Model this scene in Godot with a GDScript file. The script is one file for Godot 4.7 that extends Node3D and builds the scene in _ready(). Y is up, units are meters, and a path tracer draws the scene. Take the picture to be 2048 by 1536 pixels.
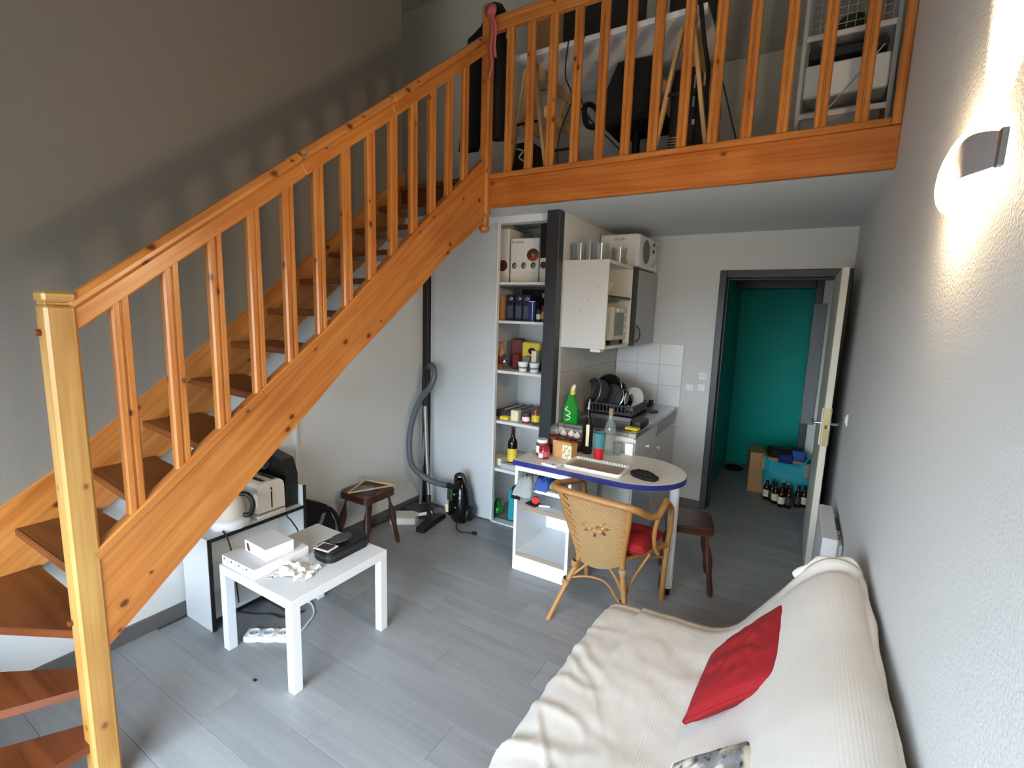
extends Node3D
# A living room with a pine staircase up to a loft. Units are metres, y is up, the camera looks towards -z and to the left.

class MB:
	var v := PackedVector3Array()
	var n := PackedVector3Array()
	var t := PackedVector2Array()
	var o := Vector3.ZERO
	func _init(off := Vector3.ZERO):
		o = off
	func tri(a: Vector3, b: Vector3, c: Vector3, na: Vector3, nb: Vector3, nc: Vector3, ua: Vector2, ub: Vector2, uc: Vector2):
		var g := (b - a).cross(c - a)
		if g.length_squared() < 1e-16: return
		if g.dot(na + nb + nc) > 0.0:
			v.append_array([a - o, c - o, b - o]); n.append_array([na, nc, nb]); t.append_array([ua, uc, ub])
		else:
			v.append_array([a - o, b - o, c - o]); n.append_array([na, nb, nc]); t.append_array([ua, ub, uc])
	func quad(a, b, c, d, nn: Vector3, ua, ub, uc, ud):
		tri(a, b, c, nn, nn, nn, ua, ub, uc); tri(a, c, d, nn, nn, nn, ua, uc, ud)
	func box(xf: Transform3D, size: Vector3, bev := 0.003, uo := Vector2.ZERO):
		var h := size * 0.5
		var b: float = minf(bev, 0.45 * minf(size.x, minf(size.y, size.z)))
		var L := 0
		if size.y > size[L]: L = 1
		if size.z > size[L]: L = 2
		var uvf := func(p: Vector3, ax: int) -> Vector2:
			if ax == L: return Vector2(p[(L + 1) % 3], p[(L + 2) % 3]) + uo
			return Vector2(p[L], p[3 - L - ax]) + uo
		for i in 3:
			var j := (i + 1) % 3
			var k := (i + 2) % 3
			for s in [-1.0, 1.0]:
				var c := []
				for q in [[-1, -1], [1, -1], [1, 1], [-1, 1]]:
					var p := Vector3.ZERO
					p[i] = s * h[i]; p[j] = q[0] * (h[j] - b); p[k] = q[1] * (h[k] - b)
					c.append(p)
				var nn := Vector3.ZERO
				nn[i] = s
				quad(xf * c[0], xf * c[1], xf * c[2], xf * c[3], (xf.basis * nn).normalized(), uvf.call(c[0], i), uvf.call(c[1], i), uvf.call(c[2], i), uvf.call(c[3], i))
				if b > 0.0:
					for s2 in [-1.0, 1.0]:
						var e := []
						for q in [-1.0, 1.0]:
							var p := Vector3.ZERO
							p[i] = s * h[i]; p[j] = s2 * (h[j] - b); p[k] = q * (h[k] - b)
							var p2 := p
							p2[i] = s * (h[i] - b); p2[j] = s2 * h[j]
							e.append(p); e.append(p2)
						var n2 := Vector3.ZERO
						n2[i] = s; n2[j] = s2
						quad(xf * e[0], xf * e[1], xf * e[3], xf * e[2], (xf.basis * n2).normalized(), uvf.call(e[0], i), uvf.call(e[1], i), uvf.call(e[3], i), uvf.call(e[2], i))
		if b > 0.0:
			for sx in [-1.0, 1.0]:
				for sy in [-1.0, 1.0]:
					for sz in [-1.0, 1.0]:
						var s := Vector3(sx, sy, sz)
						var a := Vector3(s.x * h.x, s.y * (h.y - b), s.z * (h.z - b))
						var bb := Vector3(s.x * (h.x - b), s.y * h.y, s.z * (h.z - b))
						var cc := Vector3(s.x * (h.x - b), s.y * (h.y - b), s.z * h.z)
						var nn := (xf.basis * s).normalized()
						tri(xf * a, xf * bb, xf * cc, nn, nn, nn, uvf.call(a, 0), uvf.call(bb, 0), uvf.call(cc, 0))
	func bx(lo: Vector3, hi: Vector3, bev := 0.003, uo := Vector2.ZERO):
		box(Transform3D(Basis(), (lo + hi) * 0.5), (hi - lo).abs(), bev, uo)
	func beam(a: Vector3, b: Vector3, w: float, h: float, up := Vector3.UP, bev := 0.003, uo := Vector2.ZERO):
		var z := (b - a).normalized()
		var x := up.cross(z).normalized()
		var y := z.cross(x)
		box(Transform3D(Basis(x, y, z), (a + b) * 0.5), Vector3(w, h, a.distance_to(b)), bev, uo)
	func tube(p: Array, r, sides := 10, caps := true, uo := Vector2.ZERO):
		var m := p.size()
		var rings := []
		var nors := []
		var x := Vector3.ZERO
		var lens := [0.0]
		for i in m:
			var d: Vector3 = ((p[mini(i + 1, m - 1)] as Vector3) - (p[maxi(i - 1, 0)] as Vector3)).normalized()
			if i == 0:
				x = d.cross(Vector3.UP if absf(d.y) < 0.9 else Vector3.RIGHT).normalized()
			else:
				x = (x - d * x.dot(d)).normalized()
				lens.append(lens[-1] + (p[i] as Vector3).distance_to(p[i - 1]))
			var y := d.cross(x)
			var rr: float = r[i] if r is Array else r
			var ring := []
			var nr := []
			for k in sides + 1:
				var a := TAU * k / sides
				var q := x * cos(a) + y * sin(a)
				ring.append((p[i] as Vector3) + q * rr); nr.append(q)
			rings.append(ring); nors.append(nr)
		for i in m - 1:
			for k in sides:
				var u0 := Vector2(lens[i], 0.02 * k) + uo
				var u1 := Vector2(lens[i + 1], 0.02 * k) + uo
				var w := Vector2(0, 0.02)
				tri(rings[i][k], rings[i + 1][k], rings[i + 1][k + 1], nors[i][k], nors[i + 1][k], nors[i + 1][k + 1], u0, u1, u1 + w)
				tri(rings[i][k], rings[i + 1][k + 1], rings[i][k + 1], nors[i][k], nors[i + 1][k + 1], nors[i][k + 1], u0, u1 + w, u0 + w)
		if caps:
			for e in [0, m - 1]:
				var d: Vector3 = ((p[e] as Vector3) - (p[1 if e == 0 else m - 2] as Vector3)).normalized()
				for k in sides:
					tri(p[e], rings[e][k], rings[e][k + 1], d, d, d, uo, uo, uo)
	func lathe(prof: Array, xf: Transform3D, sides := 20):
		var m := prof.size()
		var segn := []
		for i in m - 1:
			var d: Vector2 = prof[i + 1] - prof[i]
			segn.append(Vector2(d.y, -d.x).normalized())
		for i in m - 1:
			var n0: Vector2 = segn[i]
			var n1: Vector2 = segn[i]
			if i > 0 and segn[i - 1].dot(n0) > 0.7: n0 = (segn[i - 1] + segn[i]).normalized()
			if i < m - 2 and segn[i + 1].dot(n1) > 0.7: n1 = (segn[i + 1] + segn[i]).normalized()
			for k in sides:
				var P := []
				var N := []
				var U := []
				for q in [[i, k, n0], [i + 1, k, n1], [i + 1, k + 1, n1], [i, k + 1, n0]]:
					var a: float = TAU * q[1] / sides
					var pr: Vector2 = prof[q[0]]
					P.append(xf * Vector3(pr.x * cos(a), pr.y, pr.x * sin(a)))
					N.append((xf.basis * Vector3(q[2].x * cos(a), q[2].y, q[2].x * sin(a))).normalized())
					U.append(Vector2(pr.y, float(q[1]) / sides))
				tri(P[0], P[1], P[2], N[0], N[1], N[2], U[0], U[1], U[2])
				tri(P[0], P[2], P[3], N[0], N[2], N[3], U[0], U[2], U[3])
	func prism(poly: PackedVector2Array, depth: float, xf: Transform3D, uo := Vector2.ZERO, smooth := true):
		var idx := Geometry2D.triangulate_polygon(poly)
		for s in 2:
			var z := depth * s
			var nn := (xf.basis * Vector3(0, 0, 1 if s == 1 else -1)).normalized()
			for i in range(0, idx.size(), 3):
				var a := poly[idx[i]]
				var b := poly[idx[i + 1]]
				var c := poly[idx[i + 2]]
				tri(xf * Vector3(a.x, a.y, z), xf * Vector3(b.x, b.y, z), xf * Vector3(c.x, c.y, z), nn, nn, nn, a + uo, b + uo, c + uo)
		var area := 0.0
		var m := poly.size()
		for i in m: area += poly[i].cross(poly[(i + 1) % m])
		var per := 0.0
		var sg := 1.0 if area > 0 else -1.0
		var sn := []
		for i in m:
			var d := poly[(i + 1) % m] - poly[i]
			sn.append(Vector2(d.y, -d.x).normalized() * sg)
		for i in m:
			var a := poly[i]
			var b := poly[(i + 1) % m]
			var na: Vector2 = sn[i]
			var nb: Vector2 = sn[i]
			if smooth and sn[(i + m - 1) % m].dot(na) > 0.8: na = (na + sn[(i + m - 1) % m]).normalized()
			if smooth and sn[(i + 1) % m].dot(nb) > 0.8: nb = (nb + sn[(i + 1) % m]).normalized()
			var A := (xf.basis * Vector3(na.x, na.y, 0)).normalized()
			var B := (xf.basis * Vector3(nb.x, nb.y, 0)).normalized()
			var p0 := xf * Vector3(a.x, a.y, 0)
			var p1 := xf * Vector3(b.x, b.y, 0)
			var p2 := xf * Vector3(b.x, b.y, depth)
			var p3 := xf * Vector3(a.x, a.y, depth)
			var e := a.distance_to(b)
			var wa := uo + (Vector2(0, per) if depth > 0.25 else Vector2(per, 0))
			var wb := uo + (Vector2(0, per + e) if depth > 0.25 else Vector2(per + e, 0))
			var w := Vector2(depth, 0) if depth > 0.25 else Vector2(0, depth)
			per += e
			tri(p0, p1, p2, A, B, B, wa, wb, wb + w); tri(p0, p2, p3, A, B, A, wa, wb + w, wa + w)
	func surf(P: Array, us := 1.0, vs := 1.0, inward := Vector3.INF):
		var nu := P.size()
		var nv: int = P[0].size()
		var N := []
		for i in nu:
			var row := []
			for j in nv:
				var du: Vector3 = P[mini(i + 1, nu - 1)][j] - P[maxi(i - 1, 0)][j]
				var dv: Vector3 = P[i][mini(j + 1, nv - 1)] - P[i][maxi(j - 1, 0)]
				var q := dv.cross(du).normalized()
				if inward != Vector3.INF and q.dot((P[i][j] as Vector3) - inward) < 0: q = -q
				row.append(q)
			N.append(row)
		for i in nu - 1:
			for j in nv - 1:
				var u0 := Vector2(i * us / (nu - 1), j * vs / (nv - 1))
				var u1 := u0 + Vector2(us / (nu - 1), vs / (nv - 1))
				tri(P[i][j], P[i + 1][j], P[i + 1][j + 1], N[i][j], N[i + 1][j], N[i + 1][j + 1], u0, Vector2(u1.x, u0.y), u1)
				tri(P[i][j], P[i + 1][j + 1], P[i][j + 1], N[i][j], N[i + 1][j + 1], N[i][j + 1], u0, u1, Vector2(u0.x, u1.y))
	func ball(c: Vector3, r: Vector3, nu := 10, nv := 14, basis := Basis()):
		var prof := []
		for i in nu + 1:
			var a := -PI / 2 + PI * i / nu
			prof.append(Vector2(cos(a), sin(a)))
		lathe(prof, Transform3D(basis * Basis.from_scale(r), c), nv)
	func mesh() -> ArrayMesh:
		var a := []
		a.resize(Mesh.ARRAY_MAX)
		a[Mesh.ARRAY_VERTEX] = v; a[Mesh.ARRAY_NORMAL] = n; a[Mesh.ARRAY_TEX_UV] = t
		var m := ArrayMesh.new()
		m.add_surface_from_arrays(Mesh.PRIMITIVE_TRIANGLES, a)
		return m

var M := {}
var used := {}
var rng := RandomNumberGenerator.new()

func numbered(key: String, called: String) -> String:
	var k: int = used.get(key + called, 0)
	used[key + called] = k + 1
	return called if k == 0 else "%s_%03d" % [called, k]

func thing(called: String, label: String, category: String, at := Vector3.ZERO, group := "") -> Node3D:
	var o := Node3D.new()
	o.name = numbered("", called)
	o.position = at
	add_child(o, true)
	return tag(o, label, category, group)

func tag(o: Node3D, label: String, category: String, group := "") -> Node3D:
	o.set_meta("label", label); o.set_meta("category", category)
	if group: o.set_meta("group", group)
	return o

func hold(called: String, mesh: Mesh, m: Material, parent: Node = null) -> MeshInstance3D:
	var o := MeshInstance3D.new()
	var to: Node = parent if parent else self
	o.name = numbered("" if parent == null else str(parent.get_instance_id()), called)
	o.mesh = mesh
	o.material_override = m
	to.add_child(o, true)
	return o

func part(called: String, b: MB, m, parent: Node = null) -> MeshInstance3D:
	return hold(called, b.mesh(), M[m] if m is String else m, parent)

func struct(called: String, b: MB, m, parent: Node = null) -> MeshInstance3D:
	var o := part(called, b, m, parent)
	if parent == null: o.set_meta("kind", "structure")
	return o

func dup(src: Node3D, at: Vector3, turn: float, label: String) -> Node3D:
	var r: Node3D = src.duplicate()
	var base := str(src.name)
	r.name = numbered("", base)
	add_child(r, true)
	r.position = at
	r.rotation.y = turn
	r.set_meta("label", label)
	return r

func T(at: Vector3, rot := Vector3.ZERO) -> Transform3D:
	return Transform3D(Basis.from_euler(rot * PI / 180.0), at)

func spline(pts: Array, per := 8) -> Array:
	var c := Curve3D.new()
	for i in pts.size():
		var d: Vector3 = ((pts[mini(i + 1, pts.size() - 1)] as Vector3) - (pts[maxi(i - 1, 0)] as Vector3)) / 6.0
		c.add_point(pts[i], -d, d)
	var out := []
	for i in pts.size() - 1:
		for k in per:
			out.append(c.sample(i, float(k) / per))
	out.append(pts[-1])
	return out

func rrect(w: float, h: float, r: float, k := 4) -> PackedVector2Array:
	var out := PackedVector2Array()
	for q in [[1, -1, -90], [1, 1, 0], [-1, 1, 90], [-1, -1, 180]]:
		for i in k + 1:
			var a: float = deg_to_rad(q[2] + 90.0 * i / k)
			out.append(Vector2(q[0] * (w / 2 - r) + r * cos(a), q[1] * (h / 2 - r) + r * sin(a)))
	return out

func text(s: String, size: float, m: Material, parent: Node, xf: Transform3D, called := "lettering") -> MeshInstance3D:
	var tm := TextMesh.new()
	tm.text = s
	var f := SystemFont.new()
	f.font_names = PackedStringArray(["Droid Sans"])
	tm.font = f
	tm.font_size = 32
	tm.pixel_size = size / 32.0
	tm.depth = 0.001
	var o := hold(called, tm, m, parent)
	o.transform = xf
	return o

# ---------- materials ----------
func mat(key: String, c: Color, rough := 0.6, metal := 0.0) -> StandardMaterial3D:
	var m := StandardMaterial3D.new()
	m.resource_name = key
	m.albedo_color = c
	m.roughness = rough
	m.metallic = metal
	M[key] = m
	return m

func c8(r: int, g: int, b: int) -> Color:
	return Color8(r, g, b)

func noise(sd: int, freq: float, oct := 3) -> FastNoiseLite:
	var f := FastNoiseLite.new()
	f.seed = sd
	f.noise_type = FastNoiseLite.TYPE_SIMPLEX_SMOOTH
	f.frequency = freq
	f.fractal_octaves = oct
	return f

func grey(sd: int, freq: float, w: int, h: int, W: int, H: int, oct := 3) -> PackedByteArray:
	var im := noise(sd, freq, oct).get_seamless_image(w, h)
	im.convert(Image.FORMAT_L8)
	if w != W or h != H: im.resize(W, H, Image.INTERPOLATE_CUBIC)
	return im.get_data()

func tex(w: int, h: int, bytes: PackedByteArray) -> ImageTexture:
	return ImageTexture.create_from_image(Image.create_from_data(w, h, false, Image.FORMAT_RGB8, bytes))

func wood_tex(sd: int, light: Color, dark: Color, knots: int, knot: Color) -> ImageTexture:
	var W := 1024
	var H := 256
	var a := grey(sd, 0.03, 48, 256, W, H)
	var b := grey(sd + 1, 0.09, 24, 256, W, H)
	var c := grey(sd + 2, 0.02, 128, 64, W, H)
	var out := PackedByteArray()
	out.resize(W * H * 3)
	var ks := []
	var r := RandomNumberGenerator.new()
	r.seed = sd
	for i in knots: ks.append([r.randf_range(30, W - 30), r.randf_range(16, H - 16), r.randf_range(3.5, 8)])
	var fl := PackedFloat32Array()
	fl.resize(W * H)
	for k in ks:
		var R: float = k[2]
		for y in range(maxi(0, int(k[1] - R * 2.2)), mini(H, int(k[1] + R * 2.2))):
			for x in range(maxi(0, int(k[0] - R * 4)), mini(W, int(k[0] + R * 4))):
				var d := Vector2((x - k[0]) / 1.35, y - k[1]).length() / R
				var s := 0.0
				if d < 1.0: s = 0.95 - 0.35 * d * d
				elif d < 2.2: s = 0.35 * (2.2 - d) / 1.2 * (0.6 + 0.4 * sin(d * 14.0))
				fl[y * W + x] = maxf(fl[y * W + x], s)
	for i in W * H:
		var s := clampf((a[i] * 0.45 + b[i] * 0.3 + c[i] * 0.25 - 70.0) / 130.0, 0.0, 1.0)
		var col := light.lerp(dark, s)
		if fl[i] > 0.0: col = col.lerp(knot, fl[i])
		out[i * 3] = int(col.r * 255); out[i * 3 + 1] = int(col.g * 255); out[i * 3 + 2] = int(col.b * 255)
	return tex(W, H, out)

func wood(key: String, sd: int, light: Color, dark: Color, knots: int, knot: Color, rough := 0.35) -> void:
	var m := mat(key, Color.WHITE, rough)
	m.albedo_texture = wood_tex(sd, light, dark, knots, knot)
	m.uv1_scale = Vector3(1 / 1.5, 1 / 0.37, 1)
	m.metallic_specular = 0.5

func bump_tex(sd: int, freq: float, size: int, strength: float, oct := 4) -> ImageTexture:
	var im := noise(sd, freq, oct).get_seamless_image(size, size)
	im.convert(Image.FORMAT_RGBA8)
	im.bump_map_to_normal_map(strength)
	return ImageTexture.create_from_image(im)

func weave_tex(kind: int, size: int, strength: float) -> ImageTexture:
	var im := Image.create(size, size, false, Image.FORMAT_RGBA8)
	for y in size:
		for x in size:
			var u := TAU * x / size
			var w := TAU * y / size
			var h := 0.0
			if kind == 0: h = 0.5 + 0.25 * sin(u * 4) * (1.0 if sin(w * 4) > 0 else -1.0) + 0.2 * sin(w * 8)
			elif kind == 1: h = 0.5 + 0.4 * sin(w * 4) + 0.08 * sin(u * 4)
			else: h = absf(sin(u * 2)) * (0.75 + 0.25 * sin(w * 4 + (PI if sin(u * 1) > 0 else 0.0)))
			im.set_pixel(x, y, Color(h, h, h))
	im.bump_map_to_normal_map(strength)
	return ImageTexture.create_from_image(im)

func bumpy(m: StandardMaterial3D, tx: Texture2D, scale: float, amount := 1.0, tri := true) -> void:
	m.normal_enabled = true
	m.normal_texture = tx
	m.normal_scale = amount
	if tri:
		m.uv1_triplanar = true
		m.uv1_world_triplanar = true
	m.uv1_scale = Vector3.ONE / scale

func plank_tex(sd: int, light: Color, dark: Color) -> ImageTexture:
	var W := 512
	var H := 128
	var a := grey(sd, 0.05, 20, 128, W, H)
	var b := grey(sd + 1, 0.02, 32, 32, W, H)
	var c := grey(sd + 2, 0.2, 128, 128, W, H)
	var out := PackedByteArray()
	out.resize(W * H * 3)
	for i in W * H:
		var s := clampf((a[i] * 0.4 + b[i] * 0.4 + c[i] * 0.2 - 60.0) / 140.0, 0.0, 1.0)
		var col := light.lerp(dark, s)
		out[i * 3] = int(col.r * 255); out[i * 3 + 1] = int(col.g * 255); out[i * 3 + 2] = int(col.b * 255)
	return tex(W, H, out)

func materials() -> void:
	var plaster := bump_tex(5, 0.05, 256, 6.0)
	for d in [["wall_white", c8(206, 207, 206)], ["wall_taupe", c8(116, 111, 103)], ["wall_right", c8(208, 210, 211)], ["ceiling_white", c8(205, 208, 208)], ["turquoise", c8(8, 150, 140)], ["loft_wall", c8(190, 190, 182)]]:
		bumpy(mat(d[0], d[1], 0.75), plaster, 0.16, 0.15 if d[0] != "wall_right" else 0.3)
	(M.turquoise as StandardMaterial3D).roughness = 0.5
	(M.turquoise as StandardMaterial3D).metallic_specular = 0.25
	wood("pine", 11, c8(190, 126, 62), c8(158, 90, 36), 9, c8(84, 38, 14), 0.3)
	wood("pine_pale", 17, c8(178, 139, 78), c8(154, 107, 50), 6, c8(110, 70, 34), 0.3)
	wood("pine_clear", 31, c8(182, 112, 52), c8(156, 84, 30), 3, c8(96, 46, 18), 0.3)
	wood("tread", 51, c8(112, 60, 28), c8(82, 40, 19), 5, c8(58, 28, 14), 0.32)
	wood("beech", 71, c8(214, 178, 126), c8(190, 150, 98), 1, c8(120, 80, 40), 0.5)
	wood("dark_wood", 91, c8(80, 46, 32), c8(52, 28, 20), 1, c8(36, 20, 14), 0.3)
	for k in 5:
		var m := mat("plank%d" % k, Color.WHITE.darkened(0.015 * k), 0.38)
		m.albedo_texture = plank_tex(200 + 7 * k, c8(156, 158, 160), c8(139, 141, 144))
		m.uv1_scale = Vector3(0.8, 3.2, 1)
	mat("lamp_grey", c8(176, 180, 186), 0.4)
	mat("tube_steel", c8(150, 152, 154), 0.42, 0.8)
	mat("cabinet_white", c8(196, 196, 194), 0.35)
	mat("grout", c8(84, 86, 88), 0.8)
	mat("skirting", c8(88, 86, 86), 0.5)
	mat("white_gloss", c8(226, 228, 230), 0.3)
	mat("white_satin", c8(214, 216, 218), 0.45)
	mat("white_warm", c8(222, 220, 212), 0.4)
	mat("door_panel", c8(196, 201, 206), 0.45)
	mat("door_cream", c8(206, 202, 188), 0.4)
	mat("charcoal", c8(38, 42, 48), 0.4)
	mat("black", c8(16, 16, 18), 0.45)
	mat("black_gloss", c8(12, 12, 14), 0.12)
	mat("black_cloth", c8(15, 14, 16), 0.95)
	mat("dark_grey", c8(58, 60, 64), 0.5)
	mat("mid_grey", c8(120, 122, 126), 0.5)
	mat("pale_grey", c8(176, 178, 180), 0.5)
	mat("navy_edge", c8(34, 40, 112), 0.35)
	mat("particle", c8(150, 130, 112), 0.9)
	mat("tile", c8(214, 217, 220), 0.15)
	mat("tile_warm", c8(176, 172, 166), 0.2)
	mat("steel", c8(186, 188, 190), 0.28, 1.0)
	mat("chrome", c8(214, 214, 216), 0.12, 1.0)
	mat("brass", c8(196, 172, 110), 0.3, 0.9)
	mat("cream", c8(206, 200, 186), 0.35)
	mat("red", c8(186, 24, 34), 0.6)
	mat("bright_red", c8(200, 30, 40), 0.35)
	mat("teal", c8(70, 132, 140), 0.35)
	mat("yellow", c8(226, 200, 60), 0.5)
	mat("paper", c8(236, 237, 240), 0.7)
	mat("carton", c8(168, 130, 88), 0.85)
	mat("kraft", c8(196, 150, 96), 0.8)
	mat("label_cream", c8(228, 220, 190), 0.7)
	mat("brown_glass", c8(44, 20, 10), 0.08)
	mat("wine_glass", c8(22, 14, 12), 0.08)
	mat("green_plastic", c8(14, 134, 34), 0.2)
	mat("blue_box", c8(20, 26, 56), 0.5)
	mat("blue_cloth", c8(50, 88, 160), 0.9)
	mat("grey_cloth", c8(150, 158, 158), 0.95)
	mat("bag_cyan", c8(24, 150, 165), 0.6)
	mat("pink", c8(176, 92, 100), 0.9)
	mat("jam", c8(150, 20, 40), 0.15)
	mat("onion", c8(176, 92, 40), 0.5)
	mat("garlic", c8(226, 212, 204), 0.7)
	mat("maroon", c8(96, 26, 34), 0.6)
	mat("coffee", c8(110, 62, 34), 0.3)
	mat("dark_green", c8(34, 60, 38), 0.5)
	mat("lilac", c8(120, 110, 160), 0.6)
	mat("screen_glass", c8(22, 24, 26), 0.1)
	mat("oven_glass", c8(96, 106, 98), 0.15)
	mat("hose", c8(84, 90, 98), 0.4)
	mat("screen_edge", c8(70, 70, 74), 0.4)
	var cl := mat("clear", Color(0.92, 0.95, 0.97, 0.14), 0.05)
	cl.transparency = BaseMaterial3D.TRANSPARENCY_ALPHA
	mat("slate", c8(72, 76, 98), 0.5)
	mat("tan", c8(158, 146, 122), 0.5)
	mat("rattan_light", c8(196, 156, 102), 0.5)
	var cg := mat("clear_green", Color(0.62, 0.70, 0.68, 0.30), 0.1)
	cg.transparency = BaseMaterial3D.TRANSPARENCY_ALPHA
	var ct := mat("clear_tub", Color(0.55, 0.60, 0.64, 0.30), 0.2)
	ct.transparency = BaseMaterial3D.TRANSPARENCY_ALPHA
	var rattan := mat("rattan", c8(166, 126, 76), 0.5)
	rattan.albedo_color = Color.WHITE
	var rw := PackedByteArray()
	rw.resize(64 * 64 * 3)
	for y in 64:
		for x in 64:
			var k := 0.55 + 0.45 * absf(sin(TAU * x / 32.0)) * (0.86 + 0.14 * sin(TAU * y / 16.0 + (PI if x % 32 < 16 else 0.0)))
			for ch in 3: rw[(y * 64 + x) * 3 + ch] = int([208, 164, 108][ch] * k)
	rattan.albedo_texture = tex(64, 64, rw)
	bumpy(rattan, weave_tex(2, 64, 5.0), 0.028, 1.0, false)
	var pole := mat("rattan_pole", c8(160, 114, 62), 0.4)
	bumpy(pole, weave_tex(1, 64, 3.0), 0.03, 0.5, false)
	var cloth := mat("throw", c8(208, 206, 202), 0.95)
	bumpy(cloth, weave_tex(1, 64, 4.0), 0.022, 0.3, false)
	mat("throw_under", c8(206, 202, 194), 0.95)
	var red := mat("red_cloth", c8(142, 10, 22), 0.9)
	bumpy(red, weave_tex(0, 64, 3.0), 0.02, 0.4, false)
	var ra := StandardMaterial3D.new()
	ra.resource_name = "rag"; ra.albedo_color = c8(240, 242, 240); ra.roughness = 0.95
	M["rag"] = ra
	# grey and cream marbled print of the near cushion
	var W := 256
	var a := grey(404, 0.03, W, W, W, W, 5)
	var b := grey(405, 0.06, W, W, W, W, 5)
	var by := PackedByteArray()
	by.resize(W * W * 3)
	for i in W * W:
		var s := clampf((a[i] - 105) / 50.0, 0, 1)
		var col := c8(214, 210, 196).lerp(c8(128, 134, 140), s)
		if b[i] > 178: col = col.lerp(c8(52, 56, 66), clampf((b[i] - 178) / 18.0, 0, 1))
		by[i * 3] = int(col.r * 255); by[i * 3 + 1] = int(col.g * 255); by[i * 3 + 2] = int(col.b * 255)
	var pr := mat("marbled", Color.WHITE, 0.9)
	pr.albedo_texture = tex(W, W, by)

const ZB := -4.616     # the back wall
const XR := 0.302      # the right wall
const XL := -2.86      # the left wall
const LOFT := 2.72     # the loft floor
const YC := 2.5        # the ceiling under the loft

func SX(x: float) -> Transform3D:   # (z, y) drawings, extruded along +x
	return Transform3D(Basis(Vector3(0, 0, 1), Vector3(0, 1, 0), Vector3(1, 0, 0)), Vector3(x, 0, 0))
func SY(y: float) -> Transform3D:   # (x, z) drawings, extruded upwards
	return Transform3D(Basis(Vector3(1, 0, 0), Vector3(0, 0, 1), Vector3(0, 1, 0)), Vector3(0, y, 0))
func V2(a: Array) -> PackedVector2Array:
	var out := PackedVector2Array()
	for i in range(0, a.size(), 2): out.append(Vector2(a[i], a[i + 1]))
	return out

func _ready() -> void:
	rng.seed = 7
	# --- camera ---
	var cam := Camera3D.new()
	cam.name = "camera"
	cam.position = Vector3(0, 1.77, 0)
	cam.rotation_degrees = Vector3(-8.506, 30.66, 1.80)
	cam.fov = rad_to_deg(2.0 * atan(768.0 / 961.9))
	cam.near = 0.02
	add_child(cam)
	cam.current = true
	# --- overcast daylight, which comes in through the window behind the camera ---
	var we := WorldEnvironment.new()
	we.name = "environment"
	var env := Environment.new()
	var sky := Sky.new()
	var sm := ProceduralSkyMaterial.new()
	sm.sky_top_color = c8(198, 216, 232)
	sm.sky_horizon_color = c8(214, 226, 232)
	sm.ground_horizon_color = c8(104, 106, 104)
	sm.ground_bottom_color = c8(84, 86, 84)
	sm.energy_multiplier = SKY_ENERGY
	sky.sky_material = sm
	env.background_mode = Environment.BG_SKY
	env.sky = sky
	env.ambient_light_source = Environment.AMBIENT_SOURCE_DISABLED
	env.tonemap_mode = Environment.TONE_MAPPER_LINEAR
	env.tonemap_exposure = 1.0
	env.sdfgi_enabled = true
	env.ssao_enabled = true
	env.ssil_enabled = true
	we.environment = env
	add_child(we)
	materials()
	room()
	staircase()
	loft_railing()
	sconce()
	coffee_table()
	sofa()
	closet_things()
	kitchen()
	dining()
	under_stairs()
	corner_things()
	hall_things()
	loft_things()

const SKY_ENERGY := 29.5
const LAMP_ENERGY := 19.0
const GLASS_ENERGY := 1.4

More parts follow.
